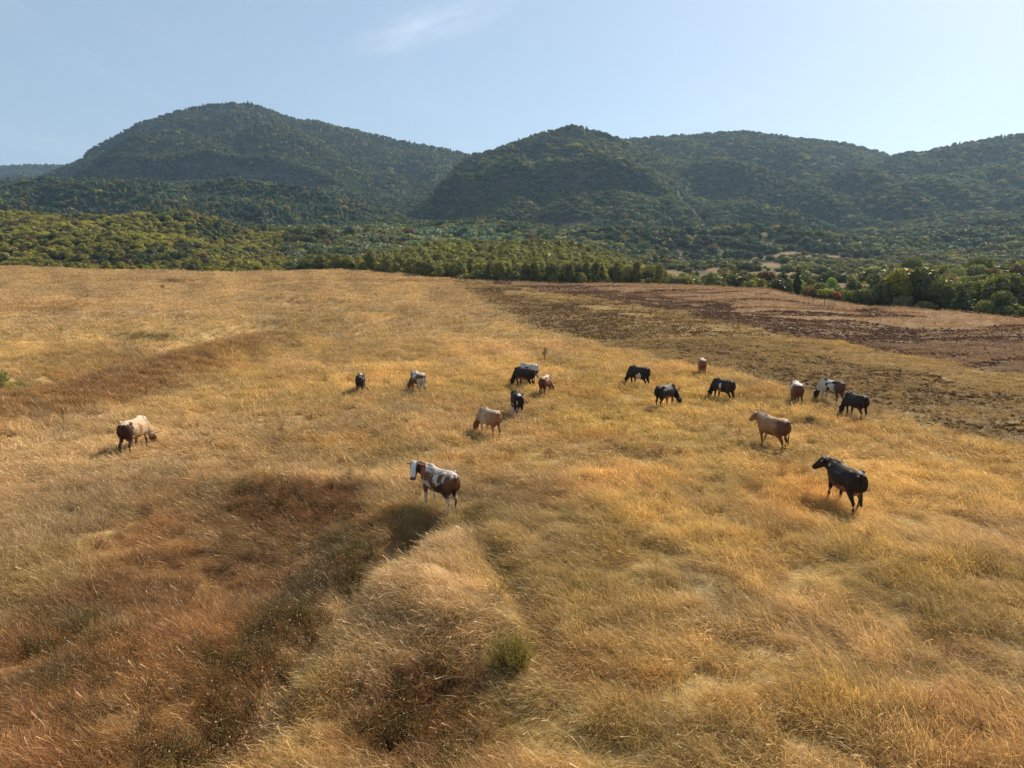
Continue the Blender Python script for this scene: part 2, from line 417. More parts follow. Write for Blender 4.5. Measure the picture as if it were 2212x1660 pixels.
def N(t, kind, **kw):
    n = t.nodes.new(kind)
    for k, v in kw.items():
        if k in ('operation', 'attribute_name', 'attribute_type', 'blend_type', 'data_type', 'interpolation_type'): setattr(n, k, v)
        else: n.inputs[k.replace('_', ' ')].default_value = v
    return n

def leaf_mat(name, source, trans=0.45, rough_spec=0.0, tint=(1.25, 1.15, .75), vary=0.5):
    """diffuse + translucent blades or leaves; source: 'INSTANCER' attribute col, or object colour"""
    m, t, o = new_mat(name)
    if source == 'OBJECT':
        c = t.nodes.new('ShaderNodeObjectInfo').outputs['Color']
    else:
        a = N(t, 'ShaderNodeAttribute', attribute_name='col', attribute_type='INSTANCER'); c = a.outputs['Color']
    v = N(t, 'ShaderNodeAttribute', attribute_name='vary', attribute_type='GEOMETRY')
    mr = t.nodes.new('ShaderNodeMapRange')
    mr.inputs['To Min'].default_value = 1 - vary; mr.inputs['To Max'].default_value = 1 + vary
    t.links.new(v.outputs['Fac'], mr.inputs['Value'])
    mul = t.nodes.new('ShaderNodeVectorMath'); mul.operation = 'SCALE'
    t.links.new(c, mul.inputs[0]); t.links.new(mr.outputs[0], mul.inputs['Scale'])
    d = t.nodes.new('ShaderNodeBsdfDiffuse'); tr = t.nodes.new('ShaderNodeBsdfTranslucent')
    t.links.new(mul.outputs[0], d.inputs['Color'])
    tm = t.nodes.new('ShaderNodeVectorMath'); tm.operation = 'MULTIPLY'; tm.inputs[1].default_value = tint
    t.links.new(mul.outputs[0], tm.inputs[0]); t.links.new(tm.outputs[0], tr.inputs['Color'])
    mx = t.nodes.new('ShaderNodeMixShader'); mx.inputs[0].default_value = trans
    t.links.new(d.outputs[0], mx.inputs[1]); t.links.new(tr.outputs[0], mx.inputs[2])
    last = mx
    if rough_spec:
        g = t.nodes.new('ShaderNodeBsdfGlossy'); g.inputs['Roughness'].default_value = .45
        g.inputs['Color'].default_value = (.8, .8, .8, 1)
        m2 = t.nodes.new('ShaderNodeMixShader'); m2.inputs[0].default_value = rough_spec
        t.links.new(mx.outputs[0], m2.inputs[1]); t.links.new(g.outputs[0], m2.inputs[2]); last = m2
    t.links.new(last.outputs[0], o.inputs['Surface'])
    return m

def flat_mat(name, col, rough=.8, bump=0.0, scale=8.0, var=.3):
    m, t, o = new_mat(name)
    p = t.nodes.new('ShaderNodeBsdfPrincipled'); p.inputs['Roughness'].default_value = rough
    n = N(t, 'ShaderNodeTexNoise', Scale=scale, Detail=6.0)
    tcn = t.nodes.new('ShaderNodeTexCoord'); t.links.new(tcn.outputs['Object'], n.inputs['Vector'])
    mr = t.nodes.new('ShaderNodeMapRange'); mr.inputs['To Min'].default_value = 1 - var; mr.inputs['To Max'].default_value = 1 + var
    mr.inputs['From Min'].default_value = .3; mr.inputs['From Max'].default_value = .7
    t.links.new(n.outputs['Fac'], mr.inputs['Value'])
    mul = t.nodes.new('ShaderNodeVectorMath'); mul.operation = 'SCALE'; mul.inputs[0].default_value = col
    t.links.new(mr.outputs[0], mul.inputs['Scale']); t.links.new(mul.outputs[0], p.inputs['Base Color'])
    if bump:
        b = t.nodes.new('ShaderNodeBump'); b.inputs['Strength'].default_value = bump; b.inputs['Distance'].default_value = .05
        t.links.new(n.outputs['Fac'], b.inputs['Height']); t.links.new(b.outputs[0], p.inputs['Normal'])
    t.links.new(p.outputs[0], o.inputs['Surface'])
    return m

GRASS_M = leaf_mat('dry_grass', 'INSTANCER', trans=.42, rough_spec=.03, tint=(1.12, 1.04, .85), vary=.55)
LEAF_I = leaf_mat('forest_leaves', 'INSTANCER', trans=.35, rough_spec=.03, tint=(1.3, 1.3, .7), vary=.35)
LEAF_O = leaf_mat('tree_leaves', 'OBJECT', trans=.38, rough_spec=.03, tint=(1.3, 1.3, .7), vary=.35)
BARK = flat_mat('bark', (.10, .075, .055), .9, .5, 12)
SOIL_M = flat_mat('ploughed_soil', (.095, .052, .036), .95, .6, 9, .4)

def ground_mat():
    m, t, o = new_mat('ground')
    a = N(t, 'ShaderNodeAttribute', attribute_name='gcol', attribute_type='GEOMETRY')
    geo = t.nodes.new('ShaderNodeNewGeometry')
    n = N(t, 'ShaderNodeTexNoise', Scale=1.7, Detail=10.0, Roughness=.65)
    t.links.new(geo.outputs['Position'], n.inputs['Vector'])
    mr = t.nodes.new('ShaderNodeMapRange'); mr.inputs['From Min'].default_value = .3; mr.inputs['From Max'].default_value = .7
    mr.inputs['To Min'].default_value = .55; mr.inputs['To Max'].default_value = 1.45
    t.links.new(n.outputs['Fac'], mr.inputs['Value'])
    mul = t.nodes.new('ShaderNodeVectorMath'); mul.operation = 'SCALE'
    t.links.new(a.outputs['Color'], mul.inputs[0]); t.links.new(mr.outputs[0], mul.inputs['Scale'])
    # rock strata only where the colour attribute's alpha marks a cliff
    mp = t.nodes.new('ShaderNodeMapping'); mp.inputs['Scale'].default_value = (.01, .01, .14)
    t.links.new(geo.outputs['Position'], mp.inputs[0])
    st = N(t, 'ShaderNodeTexNoise', Scale=1.0, Detail=8.0, Roughness=.7, Distortion=.4)
    t.links.new(mp.outputs[0], st.inputs['Vector'])
    cr = t.nodes.new('ShaderNodeValToRGB')
    cr.color_ramp.elements[0].position = .40; cr.color_ramp.elements[0].color = (.03, .034, .024, 1)
    cr.color_ramp.elements[1].position = .62; cr.color_ramp.elements[1].color = (.085, .075, .06, 1)
    t.links.new(st.outputs['Fac'], cr.inputs[0])
    mix = t.nodes.new('ShaderNodeMixRGB')
    t.links.new(a.outputs['Alpha'], mix.inputs[0]); t.links.new(mul.outputs[0], mix.inputs[1]); t.links.new(cr.outputs[0], mix.inputs[2])
    p = t.nodes.new('ShaderNodeBsdfPrincipled'); p.inputs['Roughness'].default_value = .95
    p.inputs['Specular IOR Level'].default_value = .1
    t.links.new(mix.outputs[0], p.inputs['Base Color'])
    b = t.nodes.new('ShaderNodeBump'); b.inputs['Strength'].default_value = .9; b.inputs['Distance'].default_value = .25
    t.links.new(n.outputs['Fac'], b.inputs['Height']); t.links.new(b.outputs[0], p.inputs['Normal'])
    t.links.new(p.outputs[0], o.inputs['Surface'])
    return m
GROUND_M = ground_mat()

# ------------------------------------------------------------------ mesh helpers
def mesh_np(name, verts, quads=None, tris=None, mat=None, smooth=False, attrs=()):
    verts = np.asarray(verts, np.float32)
    q = np.zeros((0, 4), np.int32) if quads is None else np.asarray(quads, np.int32)
    r = np.zeros((0, 3), np.int32) if tris is None else np.asarray(tris, np.int32)
    me = bpy.data.meshes.new(name)
    me.vertices.add(len(verts)); me.vertices.foreach_set('co', verts.ravel())
    nl = q.size + r.size
    me.loops.add(nl)
    me.loops.foreach_set('vertex_index', np.concatenate([q.ravel(), r.ravel()]))
    me.polygons.add(len(q) + len(r))
    ls = np.concatenate([np.arange(len(q)) * 4, q.size + np.arange(len(r)) * 3]).astype(np.int32)
    me.polygons.foreach_set('loop_start', ls)
    if smooth: me.polygons.foreach_set('use_smooth', np.ones(len(ls), bool))
    me.update(calc_edges=True)
    for an, ty, data in attrs:
        a = me.attributes.new(an, ty, 'POINT')
        a.data.foreach_set('color' if ty == 'FLOAT_COLOR' else 'vector' if ty == 'FLOAT_VECTOR' else 'value', np.asarray(data, np.float32).ravel() if ty != 'INT' else np.asarray(data, np.int32).ravel())
    if mat: me.materials.append(mat)
    me.validate()
    return me

def link(name, me, parent=None):
    o = bpy.data.objects.new(name, me); COL.objects.link(o)
    if parent: o.parent = parent
    return o

def tag(o, label=None, cat=None, group=None, kind=None):
    if label: o['label'] = label
    if cat: o['category'] = cat
    if group: o['group'] = group
    if kind: o['kind'] = kind
    return o

# ------------------------------------------------------------------ forest openings (pale clearings in the valley)
CLEAR = [blob(*c) for c in [(1588, 566, 62, 13), (1700, 552, 90, 8), (1672, 572, 60, 12), (1640, 600, 90, 12), (1560, 596, 40, 8), (1500, 602, 90, 6),
                            (1240, 488, 40, 4), (940, 533, 20, 4), (1755, 600, 60, 14), (1820, 620, 90, 12)]]
def clearing(x, y):
    f = np.zeros_like(x)
    n = fbm(x / 9, y / 9, seed=61, oct=3)
    for bx, by, rx, ry in CLEAR:
        d = np.sqrt(((x - bx) / rx) ** 2 + ((y - by) / max(ry, 10)) ** 2) + 1.2 * (n - .5)
        f = np.maximum(f, 1 - sm(.7, 1.15, d))
    return f

# ------------------------------------------------------------------ the land: one sheet
def build_land():
    nr, nc = 780, 860
    k = np.linspace(0, 1, nr)
    Y = 2.0 + 8.0 * (np.exp(k * math.log(1 + 4200 / 8.0)) - 1)
    tau = np.linspace(-1.2, 1.2, nc)
    X = tau[None, :] * (Y[:, None] + 9.0)
    YY = np.repeat(Y[:, None], nc, 1)
    x, y = X.ravel(), YY.ravel()
    z = terrain(x, y)
    t = x / y; eY, _ = EDGE.at(t)
    Z = z.reshape(nr, nc)
    gy = np.gradient(Z, axis=0) / np.gradient(YY, axis=0)
    gx = np.gradient(Z, axis=1) / np.gradient(X, axis=1)
    slope = np.hypot(gx, gy).ravel()
    col = np.zeros((len(x), 4)); col[:, :3] = (.055, .055, .022)
    _t = x / y; og = (_t > .21) & (_t < .51) & (y > 150) & (y < 640); _k = sm(.42, .62, fbm(x / 14, y / 20, seed=91, oct=4))[:, None]; col[:, :3] = np.where(og[:, None], np.array((.19, .12, .06)) * (1 - _k) + np.array((.075, .075, .028)) * _k, col[:, :3])
    f = y < eY * 1.03
    c, dens, h, pl = zones(x[f], y[f])
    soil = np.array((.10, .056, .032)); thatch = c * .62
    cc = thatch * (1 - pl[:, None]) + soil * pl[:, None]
    # the clod strip by the tall grass is greyer, olive soil
    m = (x[f] > LINE_B(y[f])) & (x[f] < LINE_P(y[f]))
    cc = np.where(m[:, None], thatch * (1 - pl[:, None]) + np.array((.11, .068, .032)) * pl[:, None], cc)
    col[f, :3] = cc
    near = sm(50, 130, y[f])[:, None]
    clr = clearing(x, y)[:, None] * (~f)[:, None]
    col[:, :3] = col[:, :3] * (1 - clr) + np.array((.22, .14, .075)) * clr
    apron = ((1 - sm(0, 16, y - eY)) * (~f) * (x > -60))[:, None]
    col[:, :3] = col[:, :3] * (1 - apron) + PINK * .8 * apron
    hi = sm(80, 110, slope * 100) * (((y > 1300) & (y < 1420) & (x < -40)) | ((y > 970) & (y < 1004)))
    col[:, 3] = hi
    idx = np.arange(nr * nc).reshape(nr, nc)
    q = np.stack([idx[:-1, :-1], idx[:-1, 1:], idx[1:, 1:], idx[1:, :-1]], -1).reshape(-1, 4)
    co = np.stack([x, y, z], 1)
    me = mesh_np('ground', co, q, mat=GROUND_M, smooth=True, attrs=[('gcol', 'FLOAT_COLOR', col)])
    tag(link('ground', me), kind='structure')
build_land()

# ------------------------------------------------------------------ scattered stuff through geometry nodes
def scatter(name, sources, P, rot, scale, idx, col, label, cat):
    coll = bpy.data.collections.new(name + '_sources')
    for i, me in enumerate(sources):
        o = bpy.data.objects.new('%s_%03d' % (name, i), me); coll.objects.link(o)
    n = len(P)
    if np.ndim(scale) == 1: scale = np.repeat(np.asarray(scale)[:, None], 3, 1)
    me = mesh_np(name, P, attrs=[('rot', 'FLOAT_VECTOR', rot), ('scl', 'FLOAT_VECTOR', scale), ('idx', 'INT', idx),
                                 ('col', 'FLOAT_COLOR', np.concatenate([np.clip(col, 0, 1), np.ones((n, 1))], 1))])
    ob = link(name, me)
    g = bpy.data.node_groups.new(name + '_nodes', 'GeometryNodeTree')
    g.interface.new_socket('Geometry', in_out='INPUT', socket_type='NodeSocketGeometry')
    g.interface.new_socket('Geometry', in_out='OUTPUT', socket_type='NodeSocketGeometry')
    gi = g.nodes.new('NodeGroupInput'); go = g.nodes.new('NodeGroupOutput')
    m2p = g.nodes.new('GeometryNodeMeshToPoints')
    iop = g.nodes.new('GeometryNodeInstanceOnPoints')
    ci = g.nodes.new('GeometryNodeCollectionInfo'); ci.inputs['Collection'].default_value = coll
    ci.inputs['Separate Children'].default_value = True; ci.inputs['Reset Children'].default_value = True
    def na(nm, ty):
        a = g.nodes.new('GeometryNodeInputNamedAttribute'); a.data_type = ty; a.inputs['Name'].default_value = nm
        return [s for s in a.outputs if s.enabled and s.name == 'Attribute'][0]
    L = g.links.new
    L(gi.outputs[0], m2p.inputs['Mesh']); L(m2p.outputs[0], iop.inputs['Points'])
    L(ci.outputs[0], iop.inputs['Instance']); iop.inputs['Pick Instance'].default_value = True
    L(na('idx', 'INT'), iop.inputs['Instance Index'])
    L(na('rot', 'FLOAT_VECTOR'), iop.inputs['Rotation']); L(na('scl', 'FLOAT_VECTOR'), iop.inputs['Scale'])
    L(iop.outputs[0], go.inputs[0])
    md = ob.modifiers.new('scatter', 'NODES'); md.node_group = g
    tag(ob, label, cat, kind='stuff')
    return ob

def blades(seed, n, rad, lmin, lmax, wid, lean, spread, seg=3, heads=0.0):
    r = np.random.default_rng(seed)
    V, Q, VA = [], [], []
    for i in range(n):
        a = r.uniform(0, 6.283); d = rad * math.sqrt(r.uniform())
        bx, by = d * math.cos(a), d * math.sin(a)
        L = r.uniform(lmin, lmax)
        az = r.normal(0, spread); ln = max(.02, lean * r.uniform(.3, 1.6))
        dx, dy = math.cos(az), math.sin(az)
        face = r.uniform(0, 3.14159)
        wx, wy = math.cos(face), math.sin(face)
        wv = wid * r.uniform(.6, 1.3)
        va = r.uniform()
        b0 = len(V)
        head = r.uniform() < heads
        for k in range(seg + 1):
            f = k / seg
            rr = L * f; th = ln * (0.35 + .9 * f)
            px_ = bx + dx * rr * math.sin(th); py_ = by + dy * rr * math.sin(th); pz = rr * math.cos(th)
            ww = wv * (1 - .8 * f) * .5
            if head and k == seg - 0: ww = wv * .9
            if head and k == seg - 1: ww = wv * .25
            V.append((px_ - wx * ww, py_ - wy * ww, pz - .02)); V.append((px_ + wx * ww, py_ + wy * ww, pz - .02))
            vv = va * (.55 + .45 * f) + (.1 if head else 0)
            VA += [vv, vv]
            if k: Q.append((b0 + 2 * k - 2, b0 + 2 * k - 1, b0 + 2 * k + 1, b0 + 2 * k))
    return mesh_np('tuft', V, Q, mat=GRASS_M, attrs=[('vary', 'FLOAT', np.clip(VA, 0, 1))])

def wedge(y0, y1, n, rng, margin=1.12):
    """even scatter over the visible ground between two distances"""
    y = np.sqrt(rng.uniform(y0 * y0, y1 * y1, n))
    t = rng.uniform(-.74 * margin, .74 * margin, n)
    return t * y + rng.uniform(-1.5, 1.5, n), y

def build_grass():
    rng = np.random.default_rng(11)
    near = [blades(100 + i, 62, .26, .18, .62, .0080, .55, .75, 3, .18) for i in range(6)]
    near += [blades(120 + i, 34, .20, .3, .75, .0075, .75, .4, 3, .25) for i in range(3)]     # long, laid over
    mid = [blades(140 + i, 54, .38, .2, .6, .018, .5, .8, 2, .15) for i in range(6)]
    far = [blades(160 + i, 26, .75, .25, .55, .06, .45, .8, 2) for i in range(5)]
    src = near + mid + far
    PX, PY, IDX, SC = [], [], [], []
    x, y = wedge(5.5, 27, 36000, rng)
    PX.append(x); PY.append(y); IDX.append(np.where(rng.uniform(size=len(x)) < .72, rng.integers(0, 6, len(x)), rng.integers(6, 9, len(x)))); SC.append(rng.uniform(.7, 1.15, len(x)))
    x, y = wedge(24, 80, 80000, rng)
    PX.append(x); PY.append(y); IDX.append(rng.integers(9, 15, len(x))); SC.append(rng.uniform(.7, 1.15, len(x)) * (1 + .2 * sm(30, 80, y)))
    x, y = wedge(72, 245, 120000, rng)
    PX.append(x); PY.append(y); IDX.append(rng.integers(15, 20, len(x))); SC.append(rng.uniform(.65, 1.15, len(x)) * (1 + .3 * sm(90, 220, y)))
    x = np.concatenate(PX); y = np.concatenate(PY); idx = np.concatenate(IDX); sc = np.concatenate(SC)
    t = x / y; eY, _ = EDGE.at(t)
    k = y < eY * 1.02
    x, y, idx, sc = x[k], y[k], idx[k], sc[k]
    col, dens, h, pl = zones(x, y)
    clump = fbm(x / 0.9, y / 0.9, seed=51, oct=3)
    k = (rng.uniform(size=len(x)) < dens * (1.25 - 1.1 * sm(.48, .68, 1 - clump)))
    x, y, idx, sc, col, h, clump = x[k], y[k], idx[k], sc[k], col[k], h[k], clump[k]
    z = terrain(x, y)
    yaw = math.pi + 0.35 + 2.2 * (fbm(x / 4.5, y / 4.5, seed=52, oct=2) - .5) + 2.0 * (fbm(x / 1.2, y / 1.2, seed=54, oct=2) - .5) + rng.normal(0, .6, len(x))
    tilt = np.clip(.25 + 1.5 * (fbm(x / 1.7, y / 1.7, seed=53, oct=3) - .45), -.1, .95)
    rot = np.stack([rng.normal(0, .2, len(x)), tilt + rng.normal(0, .15, len(x)), yaw], 1)
    hs = sc * h * (.65 + .8 * clump) * (.80 + .2 * sm(30, 60, y))
    scale = np.stack([sc, sc, hs], 1)
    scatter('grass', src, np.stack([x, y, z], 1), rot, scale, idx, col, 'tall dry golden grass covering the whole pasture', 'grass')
build_grass()

def build_clods():
    rng = np.random.default_rng(12)
    src = []
    for s in range(5):
        nu, nv = 9, 6
        V, Q = [], []
        for j in range(nv):
            ph = math.pi * (j + .5) / nv
            for i in range(nu):
                th = 2 * math.pi * i / nu
                p = np.array((math.sin(ph) * math.cos(th), math.sin(ph) * math.sin(th), math.cos(ph)))
                r = .4 + 1.2 * float(vnoise(np.array([p[0] * 2.4 + 9 * s]), np.array([p[1] * 2.4]), np.array([p[2] * 2.4]), seed=s)[0])
                V.append(p * r * (1, .8, .62))
        for j in range(nv - 1):
            for i in range(nu):
                Q.append((j * nu + i, (j + 1) * nu + i, (j + 1) * nu + (i + 1) % nu, j * nu + (i + 1) % nu))
        T = []
        V.append((0, 0, .55)); V.append((0, 0, -.5))
        for i in range(nu):
            T.append((nu * nv, i, (i + 1) % nu)); T.append((nu * nv + 1, (nv - 1) * nu + (i + 1) % nu, (nv - 1) * nu + i))
        m, t, o = CLOD
        src.append(mesh_np('clod', V, Q, T, mat=m))
    x, y = wedge(26, 205, 900000, rng)
    k = x > LINE_B(y) - .6
    x, y = x[k], y[k]
    eY, _ = EDGE.at(x / y); k = y < eY; x, y = x[k], y[k]
    _, _, _, pl = zones(x, y)
    q = fbm(x / .8, y / .8, seed=72, oct=3)
    k = rng.uniform(size=len(x)) < np.clip(pl, 0, 1) * 2.2 * sm(.3, .6, q)
    x, y, pl = x[k], y[k], pl[k]
    z = terrain(x, y)
    s = .03 + .14 * rng.uniform(size=len(x)) ** 3 + .03 * sm(60, 160, y)
    col = np.where((x < LINE_P(y))[:, None], np.array((.135, .080, .034)), np.array((.115, .060, .033))) * rng.uniform(.6, 1.6, (len(x), 1))
    rot = rng.uniform(0, 6.28, (len(x), 3)) * (.12, .12, 1)
    scatter('soil_clods', src, np.stack([x, y, z + s * .2], 1), rot, s, rng.integers(0, 5, len(x)), col, 'dark clods of ploughed soil on the strips beside the pasture', 'soil')

def clod_mat():
    m, t, o = new_mat('soil_clod')
    a = N(t, 'ShaderNodeAttribute', attribute_name='col', attribute_type='INSTANCER')
    p = t.nodes.new('ShaderNodeBsdfPrincipled'); p.inputs['Roughness'].default_value = 1.0; p.inputs['Specular IOR Level'].default_value = 0.0
    t.links.new(a.outputs['Color'], p.inputs['Base Color']); t.links.new(p.outputs[0], o.inputs['Surface'])
    return m, t, o
CLOD = clod_mat()
build_clods()

# ------------------------------------------------------------------ trees
def crown_np(seed, shape, n=900, leaf=.07):
    """crown of unit height (0..1): leafy clumps over lumpy masses, with a rough inner mass"""
    r = np.random.default_rng(seed)
    masses = []
    if shape == 'round':
        for i in range(9):
            a = r.uniform(0, 6.28); d = r.uniform(.08, .26); z = r.uniform(.42, .80)
            masses.append((d * math.cos(a), d * math.sin(a), z, r.uniform(.15, .24)))
        masses.append((0, 0, .62, .28))
    elif shape == 'oval':
        for i in range(10):
            z = .22 + .68 * i / 9; a = r.uniform(0, 6.28); w_ = .20 * math.sin(math.pi * min(1, (z - .08) / .95)) + .04
            d = r.uniform(.02, .10)
            masses.append((d * math.cos(a), d * math.sin(a), z, w_ * r.uniform(.8, 1.15)))
    elif shape == 'cone':
        for i in range(13):
            z = .12 + .80 * i / 12; a = i * 2.4; w_ = .25 * (1 - (z - .08)) + .02
            masses.append((w_ * .45 * math.cos(a), w_ * .45 * math.sin(a), z, w_ * .8))
    elif shape == 'umbrella':
        for i in range(10):
            a = r.uniform(0, 6.28); d = r.uniform(.12, .42); z = r.uniform(.66, .86)
            masses.append((d * math.cos(a), d * math.sin(a), z, r.uniform(.10, .17)))
        masses.append((0, 0, .8, .2))
    else:                                              # bush
        for i in range(11):
            a = r.uniform(0, 6.28); d = r.uniform(.15, .52); z = r.uniform(.25, .66)
            masses.append((d * math.cos(a), d * math.sin(a), z, r.uniform(.2, .33)))
        masses.append((0, 0, .48, .38))
    vol = np.array([m[3] ** 2 for m in masses]); vol /= vol.sum()
    V, Q, VA = [], [], []
    M = np.array(masses)
    for i in range(n):
        k = r.choice(len(masses), p=vol); c = M[k]
        d = r.normal(size=3); d /= np.linalg.norm(d)
        if d[2] < -.5: d[2] = -d[2]
        rad = c[3] * r.uniform(.78, 1.14)
        p = c[:3] + d * rad
        inside = (np.linalg.norm(M[:, :3] - p, axis=1) < M[:, 3] * .72).any()
        if inside: continue
        nrm = d * 1.0 + r.normal(0, .55, 3); nrm /= np.linalg.norm(nrm)
        a = np.cross(nrm, r.normal(size=3)); a /= np.linalg.norm(a); b = np.cross(nrm, a)
        s = leaf * r.uniform(.5, 1.15)
        b0 = len(V)
        V += [p - a * s, p - b * s * .6, p + a * s, p + b * s * .6]
        Q.append((b0, b0 + 1, b0 + 2, b0 + 3))
        va = r.uniform(); VA += [va] * 4
    # inner masses
    for c in M:
        b0 = len(V)
        for j in range(4):
            ph = math.pi * (j + .5) / 4
            for i in range(6):
                th = 1.047 * i + j
                V.append(c[:3] + c[3] * .72 * r.uniform(.85, 1.15) * np.array((math.sin(ph) * math.cos(th), math.sin(ph) * math.sin(th), math.cos(ph))))
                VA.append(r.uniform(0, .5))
        for j in range(3):
            for i in range(6):
                Q.append((b0 + j * 6 + i, b0 + (j + 1) * 6 + i, b0 + (j + 1) * 6 + (i + 1) % 6, b0 + j * 6 + (i + 1) % 6))
    return np.array(V), np.array(Q), np.array(VA), M

def tube_np(pts, rads, n=7):
    V, Q = [], []
    P = [np.array(p, float) for p in pts]
    for k, p in enumerate(P):
        d = P[min(k + 1, len(P) - 1)] - P[max(k - 1, 0)]; d /= np.linalg.norm(d) + 1e-9
        u_ = np.cross(d, (0.3, 1, .1)); u_ /= np.linalg.norm(u_); v_ = np.cross(d, u_)
        for i in range(n):
            a = 2 * math.pi * i / n
            V.append(p + rads[k] * (math.cos(a) * u_ + math.sin(a) * v_))
        if k:
            for i in range(n):
                Q.append(((k - 1) * n + i, (k - 1) * n + (i + 1) % n, k * n + (i + 1) % n, k * n + i))
    return V, Q

def trunk_np(seed, M, top=.62, r0=.025, limbs=5):
    r = np.random.default_rng(seed)
    V, Q = tube_np([(0, 0, -.04), (.004, .003, .12), (-.006, .004, .3), (.004, -.004, top)], [r0 * 1.3, r0, r0 * .8, r0 * .35])
    order = sorted(range(len(M)), key=lambda i: -np.hypot(M[i][0], M[i][1]))[:limbs]
    for k in order:
        c = M[k]; z0 = max(.10, c[2] * .45)
        v2, q2 = tube_np([(0, 0, z0), (c[0] * .5, c[1] * .5, (z0 + c[2]) / 2), tuple(c[:3])], [r0 * .6, r0 * .4, r0 * .15], 5)
        b0 = len(V); V += v2; Q += [tuple(i + b0 for i in q) for q in q2]
    return V, Q

KINDS = {}
for nm, shape, cnt, n, leaf in (('round', 'round', 4, 1500, .042), ('oval', 'oval', 4, 1400, .036), ('cone', 'cone', 2, 1500, .036),
                                ('bush', 'bush', 4, 1500, .062), ('umbrella', 'umbrella', 1, 900, .045)):
    KINDS[nm] = []
    for i in range(cnt):
        V, Q, VA, M = crown_np(500 + 31 * i + len(nm), shape, n, leaf)
        cm = mesh_np('crown', V, Q, mat=LEAF_O, attrs=[('vary', 'FLOAT', VA)])
        tv, tq = trunk_np(i, M, top=.5 if nm == 'bush' else .75, r0=.02 if nm != 'bush' else .03)
        tm = mesh_np('trunk', tv, tq, mat=BARK, smooth=True)
        KINDS[nm].append((cm, tm))

FAR = []
for nm, i in (('round', 0), ('round', 1), ('round', 2), ('oval', 3), ('oval', 4), ('cone', 5), ('bush', 6), ('bush', 7)):
    V, Q, VA, M = crown_np(900 + i, nm, 620, {'round': .062, 'oval': .05, 'cone': .05, 'bush': .09}[nm])
    FAR.append(mesh_np('far_tree', V, Q, mat=LEAF_I, attrs=[('vary', 'FLOAT', VA)]))

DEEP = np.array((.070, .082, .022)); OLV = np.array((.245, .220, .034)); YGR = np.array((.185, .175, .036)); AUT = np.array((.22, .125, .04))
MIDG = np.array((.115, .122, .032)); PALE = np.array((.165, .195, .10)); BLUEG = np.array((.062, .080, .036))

def horizon_filter(x, y, z, h, margin=3.0):
    """keep the trees whose tops rise near or above the land in front of them"""
    T = np.linspace(-1.0, 1.0, 700); Y = 60 * np.exp(np.linspace(0, math.log(3300 / 60), 500))
    TT, YY = np.meshgrid(T, Y)
    Z = terrain((TT * YY).ravel(), YY.ravel()).reshape(TT.shape)
    s = (Z - CZ) / YY
    run = np.maximum.accumulate(s, axis=0)
    ti = np.clip(((x / y) + 1) / 2 * 699, 0, 699).astype(int)
    yi = np.clip(np.searchsorted(Y, y) - 1, 0, 499)
    return (z + h + margin - CZ) / y > run[yi, ti]

